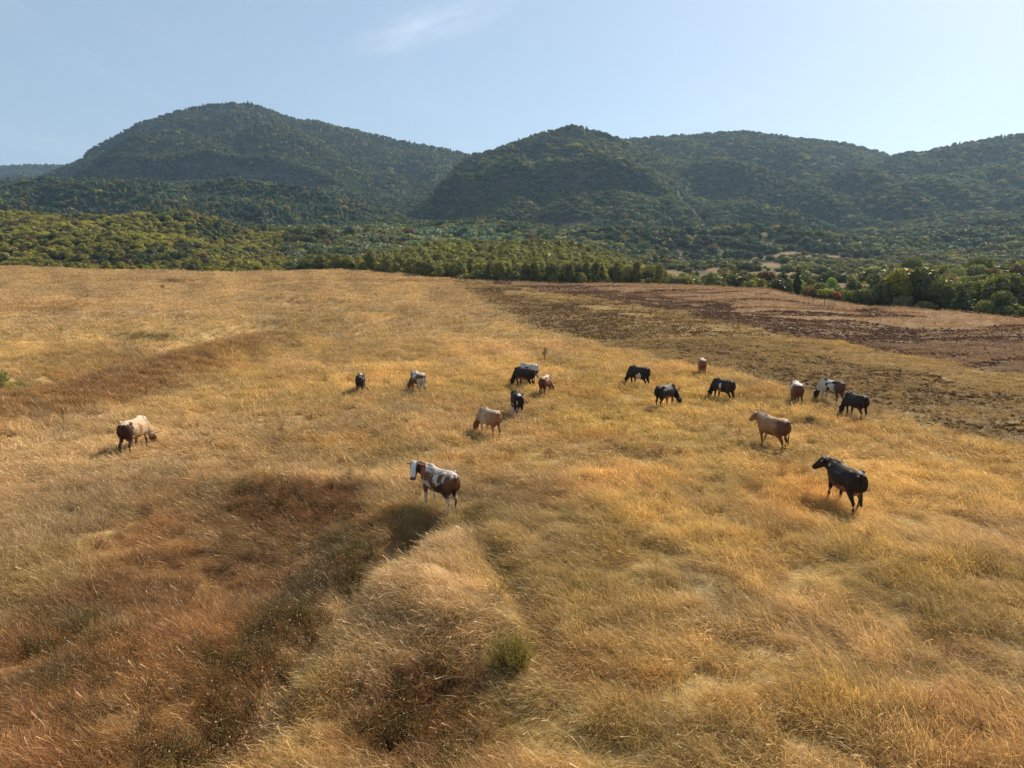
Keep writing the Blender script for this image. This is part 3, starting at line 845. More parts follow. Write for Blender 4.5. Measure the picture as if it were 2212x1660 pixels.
TREES = []       # candidates for single trees: x, y, z, height, kind, colour, zone
def build_forest():
    rng = np.random.default_rng(21)
    X, Y_, H, C, K, ZN = [], [], [], [], [], []
    def region(y0, y1, spacing, hfun, tmin=-.86, tmax=.86):
        n = int((tmax - tmin) / 2 * (y1 * y1 - y0 * y0) / (spacing * spacing))
        # jittered grid in world space
        gx = np.arange(-y1 * .9, y1 * .9, spacing); gy = np.arange(y0, y1, spacing)
        A, B = np.meshgrid(gx, gy); B = B + (A / spacing % 2 > 1) * spacing * .5
        a = (A + rng.uniform(-.48, .48, A.shape) * spacing).ravel(); b = (B + rng.uniform(-.48, .48, A.shape) * spacing).ravel()
        t = a / b
        k = (t > tmin) & (t < tmax)
        return a[k], b[k]
    parts = [(100, 330, 3.1), (330, 560, 4.4), (560, 1000, 6.0), (1000, 1650, 7.4), (1650, 1980, 8.2), (2700, 3040, 9.0), (1328, 1372, 4.2), (974, 1002, 3.4)]
    for y0, y1, sp in parts:
        a, b = region(y0, y1, sp, None)
        if sp == 4.2: k = a < -60; a, b = a[k], b[k]
        if sp == 3.4 : k = (a > -150) & (a < 330); a, b = a[k], b[k]
        X.append(a); Y_.append(b); H.append(np.full(len(a), max(sp, 5.5) if b.size and b.min() > 900 else sp))
    x = np.concatenate(X); y = np.concatenate(Y_); sp = np.concatenate(H)
    t = x / y
    eY, eZ = EDGE.at(t)
    k = y > eY + 7
    x, y, sp, t, eY = x[k], y[k], sp[k], t[k], eY[k]
    z = terrain(x, y)
    u, v = proj(x, y, z)
    # height of the wood by place
    h = sp * rng.uniform(.75, 1.5, len(x)) * (.65 + .8 * fbm(x / 45, y / 45, seed=88, oct=3)) * (1 + .25 * (fbm(x / 60, y / 60, seed=80) - .5) * 2)
    n1 = fbm(x / 120, y / 120, seed=81, oct=3); n2 = fbm(x / 35, y / 35, seed=82, oct=3)
    rnd = rng.uniform(size=len(x)); h = h * np.where((rng.uniform(size=len(x)) < .14) & (y < 560), 1.45, 1.0)
    col = np.where((n1 > .5)[:, None], MIDG, DEEP) * 1.0
    kind = np.where(rnd < .62, rng.integers(0, 3, len(x)), np.where(rnd < .80, rng.integers(3, 5, len(x)), np.where(rnd < .86, 5, rng.integers(6, 8, len(x)))))
    # knoll on the left: low, dense olive wood
    knoll = (y < 545) & (u < 620) & (z > 9)
    col = np.where(knoll[:, None], OLV * (1 + .5 * (n2[:, None] - .5)), col)
    h = np.where(knoll, sp * rng.uniform(.95, 1.35, len(x)), h)
    dark = knoll & (fbm(x / 22, y / 22, seed=83) > .6); col = np.where(dark[:, None], DEEP * 1.3, col)
    # grove in the middle: young upright trees
    grove = (y < 350) & (u > 690) & (u < 1440)
    col = np.where(grove[:, None], YGR * (1 + .5 * (n2[:, None] - .5)), col)
    kind = np.where(grove & (rnd < .75), rng.integers(3, 5, len(x)), kind)
    h = np.where(grove, rng.uniform(4.0, 6.6, len(x)), h)
    # pale willows behind the grove
    pale = (y > 350) & (y < 640) & (u > 620) & (u < 1160)
    col = np.where(pale[:, None] & (n2 > .42)[:, None], PALE, col)
    # right hand woods
    rw = (y < 560) & (u >= 1440)
    col = np.where(rw[:, None], np.where((n2 > .5)[:, None], MIDG * 1.35, MIDG * .9), col)
    h = np.where(rw, rng.uniform(2.3, 8.0, len(x)) * (.75 + .45 * sm(1750, 2050, u)), h)
    mtn = (y > 1240) & (u < 1100); col = np.where(mtn[:, None], DEEP * 1.05 + .012 * (n2[:, None] - .5), col)
    kind = np.where(mtn & (rnd < .35), 5, kind)
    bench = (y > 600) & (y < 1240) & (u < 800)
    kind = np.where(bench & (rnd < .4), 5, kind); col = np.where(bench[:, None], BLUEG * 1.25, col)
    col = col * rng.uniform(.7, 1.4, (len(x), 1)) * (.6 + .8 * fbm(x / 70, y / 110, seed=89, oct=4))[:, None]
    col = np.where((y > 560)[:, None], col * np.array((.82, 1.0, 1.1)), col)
    aut = rng.uniform(size=len(x)) < (.05 + .12 * sm(.5, .65, n2)) * (~grove) * np.where(y > 560, .4, 1)
    col = np.where(aut[:, None], AUT * rng.uniform(.5, 1.0, (len(x), 1)), col)
    ylw = rng.uniform(size=len(x)) < .12; col = np.where(ylw[:, None], OLV * rng.uniform(.7, 1.2, (len(x), 1)), col)
    keep = rng.uniform(size=len(x)) > clearing(x, y) * 1.15
    # scrubby, open ground round the clearings
    openg = (u > 1430) & (u < 1880) & (y < 640) & (y > 170); keep &= ~(openg & (fbm(x / 18, y / 22, seed=85) < .49)); keep &= ~(openg & (rng.uniform(size=len(x)) < .2))
    # cliffs stay bare
    e = 6.0; sl = (terrain(x, y + e) - terrain(x, y - e)) / (2 * e)
    keep &= ~((y > 1310) & (y < 1410) & (x < -40) & (sl > .9) & (rng.uniform(size=len(x)) < .35))
    keep &= ~((y > 1600) & (y < 2000) & (u > 1150) & False)
    keep &= (u > -260) & (u < 2470)
    keep &= horizon_filter(x, y, z, h)
    x, y, z, h, col, kind, u, v, grove, rw, knoll = [q[keep] for q in (x, y, z, h, col, kind, u, v, grove, rw, knoll)]
    size = h / y
    vis = (u > 0) & (u < 2212)
    order = np.argsort(-np.where(vis & (y < 345), size, -1))
    gsel = [i for i in order if grove[i]][:150]; rsel = [i for i in order if rw[i]][:110]; ksel = [i for i in order if knoll[i]][:60]
    sel = np.zeros(len(x), bool)
    for zn, ids in (('grove', gsel), ('right', rsel), ('knoll', ksel)):
        for i in ids:
            sel[i] = True
            TREES.append((x[i], y[i], z[i], h[i], int(kind[i]), col[i], zn))
    x, y, z, h, col, kind = [q[~sel] for q in (x, y, z, h, col, kind)]
    n = len(x)
    wide = np.where(kind < 3, 1.5, np.where(kind < 6, 1.25, 1.05)) * rng.uniform(.85, 1.25, n)
    sc = np.stack([h * wide, h * wide, h * np.where(kind > 5, .8, 1)], 1)
    rot = np.stack([rng.normal(0, .05, n), rng.normal(0, .05, n), rng.uniform(0, 6.28, n)], 1)
    print('forest trees', n)
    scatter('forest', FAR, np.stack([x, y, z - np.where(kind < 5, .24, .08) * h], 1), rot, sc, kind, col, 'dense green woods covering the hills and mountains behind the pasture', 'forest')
build_forest()

def tree(name, kind, var, x, y, h, wide, col, label, cat='tree', group=None, sink=0.0, lean=0.0, z=None):
    cm, tm = KINDS[kind][var % len(KINDS[kind])]
    zz = float(terrain(np.array([x]), np.array([y]))[0]) if z is None else z
    r = bpy.data.objects.new(name, None); COL.objects.link(r)
    r.location = (x, y, zz - sink); r.rotation_euler = (lean, 0, random.uniform(0, 6.28)); r.scale = (h * wide, h * wide, h)
    r.empty_display_size = .1
    tag(r, label, cat, group)
    t_ = link('trunk', tm, r); c = link('crown', cm, r); c.color = (col[0], col[1], col[2], 1)
    return r

KN = ['round', 'round', 'round', 'oval', 'oval', 'cone', 'bush', 'bush']
rr = random.Random(5)
for (x, y, z, h, k, col, zn) in TREES:
    kd = KN[k]
    if zn == 'grove':
        tree('young_tree', rr.choice(('oval', 'oval', 'cone', 'round')), rr.randrange(4), x, y, h * 1.08, rr.uniform(.78, 1.15), col * rr.uniform(.7, 1.3),
             'yellow-green young tree in the packed grove behind the far edge of the field', 'tree', 'young trees of the grove behind the field', z=z)
    elif zn == 'right':
        tree('broadleaf_tree', kd, rr.randrange(4), x, y, h, rr.uniform(.95, 1.3), col,
             'dark green tree in the wood behind the ploughed strips', 'tree', 'trees of the wood behind the ploughed strips', z=z)
    else:
        tree('olive_green_tree', kd, rr.randrange(4), x, y, h, rr.uniform(1.0, 1.35), col,
             'olive green tree at the foot of the low wooded knoll', 'tree', 'trees at the foot of the wooded knoll', z=z)

def edge_tree(name, kind, u, vtop, wpx, col, label, vbase=None, off=6.0, cat='tree', group=None, wide=None):
    """a tree by its crown top and width seen over the field edge"""
    t, _ = ray(u, 620)
    if vbase is None:
        y = float(EDGE.at(t)[0]) + off; x = float(t) * y
    else:
        x, y = at(u, vbase, lift=.15)
    z = float(terrain(np.array([x]), np.array([y]))[0])
    _, s = ray(u, vtop)
    h = CZ + float(s) * y - z
    dia = wpx * y / FPX
    base = {'round': .74, 'oval': .42, 'cone': .48, 'bush': 1.35, 'umbrella': 1.0}[kind]
    return tree(name, kind, rr.randrange(4), x, y, h, dia / (base * h), col, label, cat, group, z=z)

C = lambda r, g, b: (r, g, b)
EDGE_TREES = [
    ('round_tree', 'round', 630, 553, 26, YGR * .9, 'small round tree alone at the far edge of the field, leftmost of its row', 581, 4, 'tree'),
    ('round_tree', 'round', 674, 549, 28, YGR * .95, 'rounded tree, second from the left in the row at the far field edge', 580, 4, 'tree'),
    ('round_tree', 'round', 706, 544, 32, YGR * .8, 'largest dense round tree in the row at the far edge of the golden field', 580, 5, 'tree'),
    ('upright_tree', 'oval', 732, 550, 22, YGR, 'narrow upright tree just right of the largest round tree at the field edge', None, 8, 'tree'),
    ('upright_tree', 'oval', 752, 553, 26, YGR * 1.1, 'pale leafy tree between the row of round trees and the dense grove', None, 8, 'tree'),
    ('upright_tree', 'oval', 858, 565, 14, YGR, 'slim young tree standing a little in front of the grove by a grass bank', None, 3, 'tree'),
    ('upright_tree', 'oval', 905, 563, 26, YGR * 1.15, 'low spreading young tree just in front of the grove', None, 4, 'tree'),
    ('upright_tree', 'oval', 950, 575, 18, YGR * 1.1, 'short bushy young tree low at the front left of the grove', None, 3, 'tree'),
    ('yellow_green_bush', 'bush', 1715, 600, 48, np.array((.30, .27, .05)), 'wide yellow-green bush on the field edge below the dark conifers', 629, 0, 'bush'),
    ('dark_conifer', 'cone', 1692, 586, 34, DEEP * .8, 'broad dark conifer behind the yellow-green bush', None, 12, 'tree'),
    ('dark_conifer', 'cone', 1722, 575, 22, DEEP * .7, 'tall narrow dark conifer behind the yellow-green bush', None, 16, 'tree'),
    ('bare_tree', 'umbrella', 1757, 622, 26, np.array((.17, .10, .05)), 'thin brown half bare tree at the left of three small trees in the field', 656, 0, 'tree'),
    ('umbrella_tree', 'umbrella', 1781, 624, 40, np.array((.30, .34, .05)), 'small bright green flat-topped tree in the middle of three in the field', 658, 0, 'tree'),
    ('red_leaved_tree', 'umbrella', 1801, 630, 26, np.array((.34, .12, .05)), 'small reddish-brown tree at the right of three small trees in the field', 658, 0, 'tree'),
    ('green_tree', 'round', 1796, 596, 30, np.array((.20, .27, .05)), 'bright green rounded tree beyond the three small trees', None, 34, 'tree'),
    ('green_tree', 'round', 1752, 600, 26, MIDG, 'mid green tree between the dark conifers and the bright rounded tree', None, 22, 'tree'),
    ('edge_bush', 'bush', 1832, 616, 50, np.array((.18, .19, .04)), 'low olive bush on the edge, right behind the three small trees', None, 4, 'bush'),
    ('edge_bush', 'bush', 1868, 612, 60, MIDG * 1.1, 'green bush on the field edge, left of the biggest dark bush', None, 5, 'bush'),
    ('edge_bush', 'bush', 1916, 597, 76, DEEP * 1.4, 'tallest and biggest dark green bush clump on the field edge', None, 6, 'bush'),
    ('edge_bush', 'bush', 1952, 632, 60, np.array((.19, .15, .05)), 'brownish olive bush low in front of the biggest bush clump', None, 3, 'bush'),
    ('edge_bush', 'bush', 2000, 640, 54, np.array((.16, .16, .05)), 'dull olive bush on the edge, between brownish bush and dark pointed tree', None, 4, 'bush'),
    ('pointed_tree', 'cone', 2082, 620, 44, DEEP, 'dark pointed tree on the field edge at the right', None, 8, 'tree'),
    ('edge_bush', 'round', 2042, 608, 60, MIDG, 'tall rounded green tree just left of the dark pointed tree', None, 9, 'bush'),
    ('edge_bush', 'bush', 2130, 638, 60, np.array((.19, .21, .045)), 'yellowish green bush right of the dark pointed tree', None, 5, 'bush'),
    ('edge_bush', 'bush', 2178, 648, 60, MIDG * 1.2, 'low green bush near the right end of the field edge', None, 6, 'bush'),
    ('edge_bush', 'bush', 2226, 654, 60, MIDG, 'dark bush at the very right end of the field edge', None, 6, 'bush'),
]
for nm, kd, u_, vt, wpx, c_, lb, vb, off, cat in EDGE_TREES:
    if nm == 'edge_bush': vt, wpx = vt + rr.uniform(3, 10), wpx * rr.uniform(.65, .95)
    edge_tree(nm, kd, u_, vt, wpx, c_, lb, vb, off, cat)

# ------------------------------------------------------------------ weeds standing out of the grass
def weed_mesh(seed, col_leaf, n=260, stems=9, h=1.0, w=.45, leaf=.02):
    r = np.random.default_rng(seed)
    SV, SQ, V, Q, VA = [], [], [], [], []
    for i in range(stems):
        a = r.uniform(0, 6.28); d = w * r.uniform(.1, 1); L = h * r.uniform(.6, 1)
        tip = np.array((d * math.cos(a), d * math.sin(a), L)); mid = tip * (.35, .35, .55)
        v2, q2 = tube_np([(0, 0, -.03), mid, tip], [.008, .006, .003], 4)
        b0 = len(SV); SV += v2; SQ += [tuple(k + b0 for k in q) for q in q2]
        for j in range(n // stems):
            f = r.uniform(.25, 1.0); p = (mid * (1 - f) + tip * f) + r.normal(0, .05, 3) * (1, 1, .7)
            nn = r.normal(size=3); nn /= np.linalg.norm(nn); aa = np.cross(nn, (0, 0, 1)) + 1e-3; aa /= np.linalg.norm(aa); bb = np.cross(nn, aa)
            s = leaf * r.uniform(.6, 1.4); b0 = len(V)
            V += [p - aa * s, p - bb * s * .4, p + aa * s, p + bb * s * .4]; Q.append((b0, b0 + 1, b0 + 2, b0 + 3)); VA += [r.uniform()] * 4
    return (mesh_np('foliage', V, Q, mat=LEAF_O, attrs=[('vary', 'FLOAT', VA)]), mesh_np('stems', SV, SQ, mat=BARK))

def weed(name, u_, v_, h, w, col, label, seed, n=260, stems=9, leaf=.02, cat='plant', group=None):
    x, y = at(u_, v_, lift=.2)
    z = float(terrain(np.array([x]), np.array([y]))[0])
    fm, sm_ = weed_mesh(seed, col, n, stems, h, w, leaf)
    r = bpy.data.objects.new(name, None); COL.objects.link(r); r.location = (x, y, z); r.empty_display_size = .1
    tag(r, label, cat, group)
    f = link('foliage', fm, r); f.color = (*col, 1); link('stem', sm_, r)
    return r
def dome_bush(name, u_, v_, h, w, col, label, seed, stems=240, n=9000):
    r = np.random.default_rng(seed)
    SV, SQ, V, Q, VA = [], [], [], [], []
    for i in range(stems):
        a = r.uniform(0, 6.28); d = math.sqrt(r.uniform()) ; top = h * math.sqrt(max(.05, 1 - (d * .93) ** 2)) * r.uniform(.5, 1.18)
        b = np.array((.45 * w * d * math.cos(a), .45 * w * d * math.sin(a), -.03)); tip = np.array((w * d * math.cos(a) - .12 * h, w * d * math.sin(a), top)) + r.normal(0, .03, 3)
        mid = (b + tip) / 2 + r.normal(0, .02, 3)
        v2, q2 = tube_np([b, mid, tip], [.004, .003, .0015], 3)
        b0 = len(SV); SV += v2; SQ += [tuple(k + b0 for k in q) for q in q2]
        for j in range(n // stems):
            f = r.uniform(.12, 1.02); p = b * (1 - f) + tip * f + r.normal(0, .022, 3)
            up_ = (tip - b) / np.linalg.norm(tip - b) + r.normal(0, .5, 3); up_ /= np.linalg.norm(up_)
            sd_ = np.cross(up_, r.normal(size=3)); sd_ /= np.linalg.norm(sd_); s = r.uniform(.012, .03); b0 = len(V)
            V += [p - up_ * s, p - sd_ * s * .22, p + up_ * s, p + sd_ * s * .22]; Q.append((b0, b0 + 1, b0 + 2, b0 + 3)); VA += [r.uniform()] * 4
    x, y = at(u_, v_, lift=.1); z = float(terrain(np.array([x]), np.array([y]))[0])
    o = bpy.data.objects.new(name, None); COL.objects.link(o); o.location = (x, y, z); o.empty_display_size = .1
    tag(o, label, 'bush')
    f = link('foliage', mesh_np('foliage', V, Q, mat=LEAF_O, attrs=[('vary', 'FLOAT', VA)]), o); f.color = (*col, 1)
    g_ = link('stem', mesh_np('stem', SV, SQ, mat=LEAF_O), o); g_.color = (.22, .16, .05, 1)
dome_bush('green_bush', 1112, 1432, .66, .50, (.27, .215, .065), 'soft yellow-green bush standing in the dry grass in the foreground', 4)
weed('dry_shrub', 1176, 778, 1.35, .32, (.10, .075, .03), 'thin dark dry shrub standing behind the grazing cows near the middle', 2, 300, 9, .045)
weed('dry_stalk', 352, 634, 2.4, .8, (.12, .085, .035), 'spindly dark weed far off on the left of the golden field', 3, 200, 7, .08)
weed('dry_stalk', 316, 862, 1.3, .2, (.13, .09, .04), 'single tall dry stalk behind the buff cow on the left', 4, 60, 3, .04)
weed('dry_stalk', 138, 915, 1.1, .4, (.13, .09, .04), 'branching dry weed in pale grass left of the buff cow', 5, 160, 6, .03)
weed('dry_stalk', 702, 835, 1.2, .3, (.13, .09, .04), 'tall dry weed left of the black cow with a swinging tail', 6, 110, 4, .04)
weed('green_shrub', 4, 838, 1.6, .9, (.13, .19, .02), 'bright green shrub cut off by the left edge in the swale', 7, 900, 20, .06, 'bush')
weed('dark_tuft', 1752, 912, .5, .35, (.09, .06, .03), 'small dark brown tuft right behind the tan walking cow', 8, 500, 14, .03)

def build_scrub():
    rng = np.random.default_rng(41)
    src = []
    for k in range(5):
        V, Q, VA = [], [], []
        for i in range(22):
            a = rng.uniform(0, 6.28); d = rng.uniform(.03, .28); L = rng.uniform(.2, .55)
            b = np.array((d * .4 * math.cos(a), d * .4 * math.sin(a), 0)); tip = np.array((d * math.cos(a), d * math.sin(a), L))
            v2, q2 = tube_np([b, (b + tip) / 2 + rng.normal(0, .02, 3), tip], [.004, .003, .001], 3)
            b0 = len(V); V += v2; Q += [tuple(j + b0 for j in q) for q in q2]; VA += [.1] * len(v2)
            for j in range(16):
                f = rng.uniform(.2, 1.0); p = b * (1 - f) + tip * f + rng.normal(0, .02, 3)
                nn = rng.normal(size=3); nn /= np.linalg.norm(nn); s1 = np.cross(nn, rng.normal(size=3)); s1 /= np.linalg.norm(s1); s2 = np.cross(nn, s1)
                s = rng.uniform(.007, .018); b0 = len(V); V += [p - s1 * s, p - s2 * s * .5, p + s1 * s, p + s2 * s * .5]; Q.append((b0, b0 + 1, b0 + 2, b0 + 3)); VA += [rng.uniform(.2, .7)] * 4
        src.append(mesh_np('scrub', V, Q, mat=GRASS_M, attrs=[('vary', 'FLOAT', VA)]))
    pts, cols = [], []
    pal = [WEED_AND_SHADE * 1.4, np.array((.19, .15, .045)), BROWN * 1.1, np.array((.17, .12, .04)), RUST * .8]
    for (u_, v_, ru, rv, n) in [(760, 1170, 80, 40, 120), (680, 1260, 90, 60, 150), (600, 1350, 90, 60, 150), (520, 1460, 90, 70, 150), (440, 1590, 100, 80, 140), (200, 1330, 160, 60, 90),
                                (380, 1300, 220, 120, 90), (150, 1500, 220, 120, 70), (900, 1500, 160, 90, 120), (640, 1060, 170, 30, 120)]:
        for i in range(int(n * .55)):
            pts.append(flat(u_ + rng.normal(0, ru * .6), v_ + rng.normal(0, rv * .6))); cols.append(pal[rng.integers(0, 5)] * rng.uniform(.7, 1.4))
    for i in range(260):
        y = math.sqrt(rng.uniform(110, 3000)); x = rng.uniform(-.8, .8) * y
        if x < LINE_B(y): pts.append((x, y)); cols.append((BROWN, RUST, OLIVE)[rng.integers(0, 3)] * rng.uniform(.8, 1.3))
    P = np.array(pts); n = len(P); z = terrain(P[:, 0], P[:, 1])
    rot = np.stack([rng.normal(0, .2, n), rng.normal(0, .2, n), rng.uniform(0, 6.28, n)], 1)
    scatter('scrub_weeds', src, np.stack([P[:, 0], P[:, 1], z], 1), rot, rng.uniform(.6, 1.35, n), rng.integers(0, 5, n), np.array(cols), 'low dark green and brown scrub weeds in the ditch and hollow', 'weeds')
build_scrub()

def build_thistles():
    rng = np.random.default_rng(31)
    src = []
    for s in range(4):
        V, Q = tube_np([(0, 0, 0), (.01, .01, .4), (.05 * (s - 1), .03, .78), (.05 * (s - 1) + .04, .05, .85)], [.005, .004, .003, .002], 4)
        VA = [.2] * len(V)
        hd = [(.05 * (s - 1) + .05, .05, .86)] + [(.12 * math.cos(i * 2.1 + s), .12 * math.sin(i * 2.1 + s), .62 + .06 * i) for i in range(s % 2)]
        for c in hd:
            for j in range(16):
                d = rng.normal(size=3); d[2] = abs(d[2]); d /= np.linalg.norm(d); p = np.array(c) + d * .013
                a = np.cross(d, rng.normal(size=3)); a /= np.linalg.norm(a); b = np.cross(d, a)
                b0 = len(V); V += [p - a * .009, p - b * .009, p + a * .009, p + b * .009]; Q.append((b0, b0 + 1, b0 + 2, b0 + 3)); VA += [1.0] * 4
        src.append(mesh_np('seed_head', V, Q, mat=GRASS_M, attrs=[('vary', 'FLOAT', VA)]))
    pts = []
    for (u_, v_, ru, rv, n) in [(720, 1180, 90, 60, 40), (760, 1100, 60, 30, 12), (640, 1330, 100, 70, 26), (480, 1560, 120, 90, 22), (560, 1450, 60, 60, 10), (1700, 1560, 40, 60, 6),
                                (830, 1470, 60, 60, 8), (1230, 1260, 60, 90, 8), (160, 1200, 80, 60, 8), (100, 1010, 90, 60, 8), (1500, 960, 300, 90, 24)]:
        for i in range(n):
            pts.append(flat(u_ + rng.normal(0, ru * .6), v_ + rng.normal(0, rv * .6)))
    P = np.array(pts); z = terrain(P[:, 0], P[:, 1]); n = len(P)
    rot = np.stack([rng.normal(0, .15, n), rng.normal(0, .15, n), rng.uniform(0, 6.28, n)], 1)
    scatter('dry_weeds', src, np.stack([P[:, 0], P[:, 1], z], 1), rot, rng.uniform(.75, 1.15, n), rng.integers(0, 4, n),
            np.tile(np.array((.50, .36, .24)), (n, 1)) * rng.uniform(.6, 1.2, (n, 1)), 'dry thistles with curled pale seed heads in the hollow', 'weeds')
build_thistles()

# ------------------------------------------------------------------ cows
def coat_mat():
    m, t, o = new_mat('cow_coat')
    a = N(t, 'ShaderNodeAttribute', attribute_name='coat', attribute_type='GEOMETRY')
    p = t.nodes.new('ShaderNodeBsdfPrincipled'); p.inputs['Roughness'].default_value = .62
    p.inputs['Specular IOR Level'].default_value = .22
    g = t.nodes.new('ShaderNodeTexCoord')
    mp = t.nodes.new('ShaderNodeMapping'); mp.inputs['Scale'].default_value = (6, 30, 14)
    n = N(t, 'ShaderNodeTexNoise', Scale=3.0, Detail=6.0)
    t.links.new(g.outputs['Object'], mp.inputs[0]); t.links.new(mp.outputs[0], n.inputs['Vector'])
    mr = t.nodes.new('ShaderNodeMapRange'); mr.inputs['To Min'].default_value = .75; mr.inputs['To Max'].default_value = 1.2
    t.links.new(n.outputs['Fac'], mr.inputs['Value'])
    mul = t.nodes.new('ShaderNodeVectorMath'); mul.operation = 'SCALE'
    t.links.new(a.outputs['Color'], mul.inputs[0]); t.links.new(mr.outputs[0], mul.inputs['Scale'])
    t.links.new(mul.outputs[0], p.inputs['Base Color'])
    b = t.nodes.new('ShaderNodeBump'); b.inputs['Strength'].default_value = .25; b.inputs['Distance'].default_value = .01
    t.links.new(n.outputs['Fac'], b.inputs['Height']); t.links.new(b.outputs[0], p.inputs['Normal'])
    t.links.new(p.outputs[0], o.inputs['Surface'])
    return m
COAT = coat_mat()
HORN = flat_mat('horn', (.42, .35, .24), .45, .2, 20)
EYE = flat_mat('eye', (.01, .008, .006), .15)

def loft(secs, n=14):
    """secs: (centre, half width, half height, tangent optional); closed tube with elliptical sections"""
    P = [np.array(s[0], float) for s in secs]
    V, F = [], []
    for k, s in enumerate(secs):
        d = P[min(k + 1, len(P) - 1)] - P[max(k - 1, 0)]; d /= np.linalg.norm(d) + 1e-9
        side = np.cross(d, (0, 0, 1))
        if np.linalg.norm(side) < .25: side = np.cross(d, (-1, 0, .0))
        if side[1] < 0 and abs(side[1]) > .3: side = -side
        side /= np.linalg.norm(side); up = np.cross(side, d)
        if up[2] < 0: up = -up
        for i in range(n):
            a = 2 * math.pi * i / n
            ca, sa = math.cos(a), math.sin(a)
            e = 1.0
            V.append(P[k] + side * s[1] * math.copysign(abs(ca) ** e, ca) + up * s[2] * math.copysign(abs(sa) ** e, sa))
        if k:
            for i in range(n):
                F.append(((k - 1) * n + i, (k - 1) * n + (i + 1) % n, k * n + (i + 1) % n, k * n + i))
    F.append(tuple(range(n - 1, -1, -1))); F.append(tuple(range((len(secs) - 1) * n, len(secs) * n)))
    return V, F

def ellipsoid(c, r, n=12, m=8):
    V, F = [], []
    for j in range(1, m):
        ph = math.pi * j / m
        for i in range(n):
            th = 2 * math.pi * i / n
            V.append(np.array(c) + np.array(r) * (math.sin(ph) * math.cos(th), math.sin(ph) * math.sin(th), math.cos(ph)))
    for j in range(m - 2):
        for i in range(n):
            F.append((j * n + i, (j + 1) * n + i, (j + 1) * n + (i + 1) % n, j * n + (i + 1) % n))
    a = len(V); V += [np.array(c) + (0, 0, r[2]), np.array(c) - (0, 0, r[2])]
    for i in range(n):
        F.append((a, i, (i + 1) % n)); F.append((a + 1, (m - 2) * n + (i + 1) % n, (m - 2) * n + i))
    return V, F

def rotz(p, a, o=(0, 0, 0)):
    p = np.array(p, float) - o
    return np.array((p[0] * math.cos(a) - p[1] * math.sin(a), p[0] * math.sin(a) + p[1] * math.cos(a), p[2])) + o

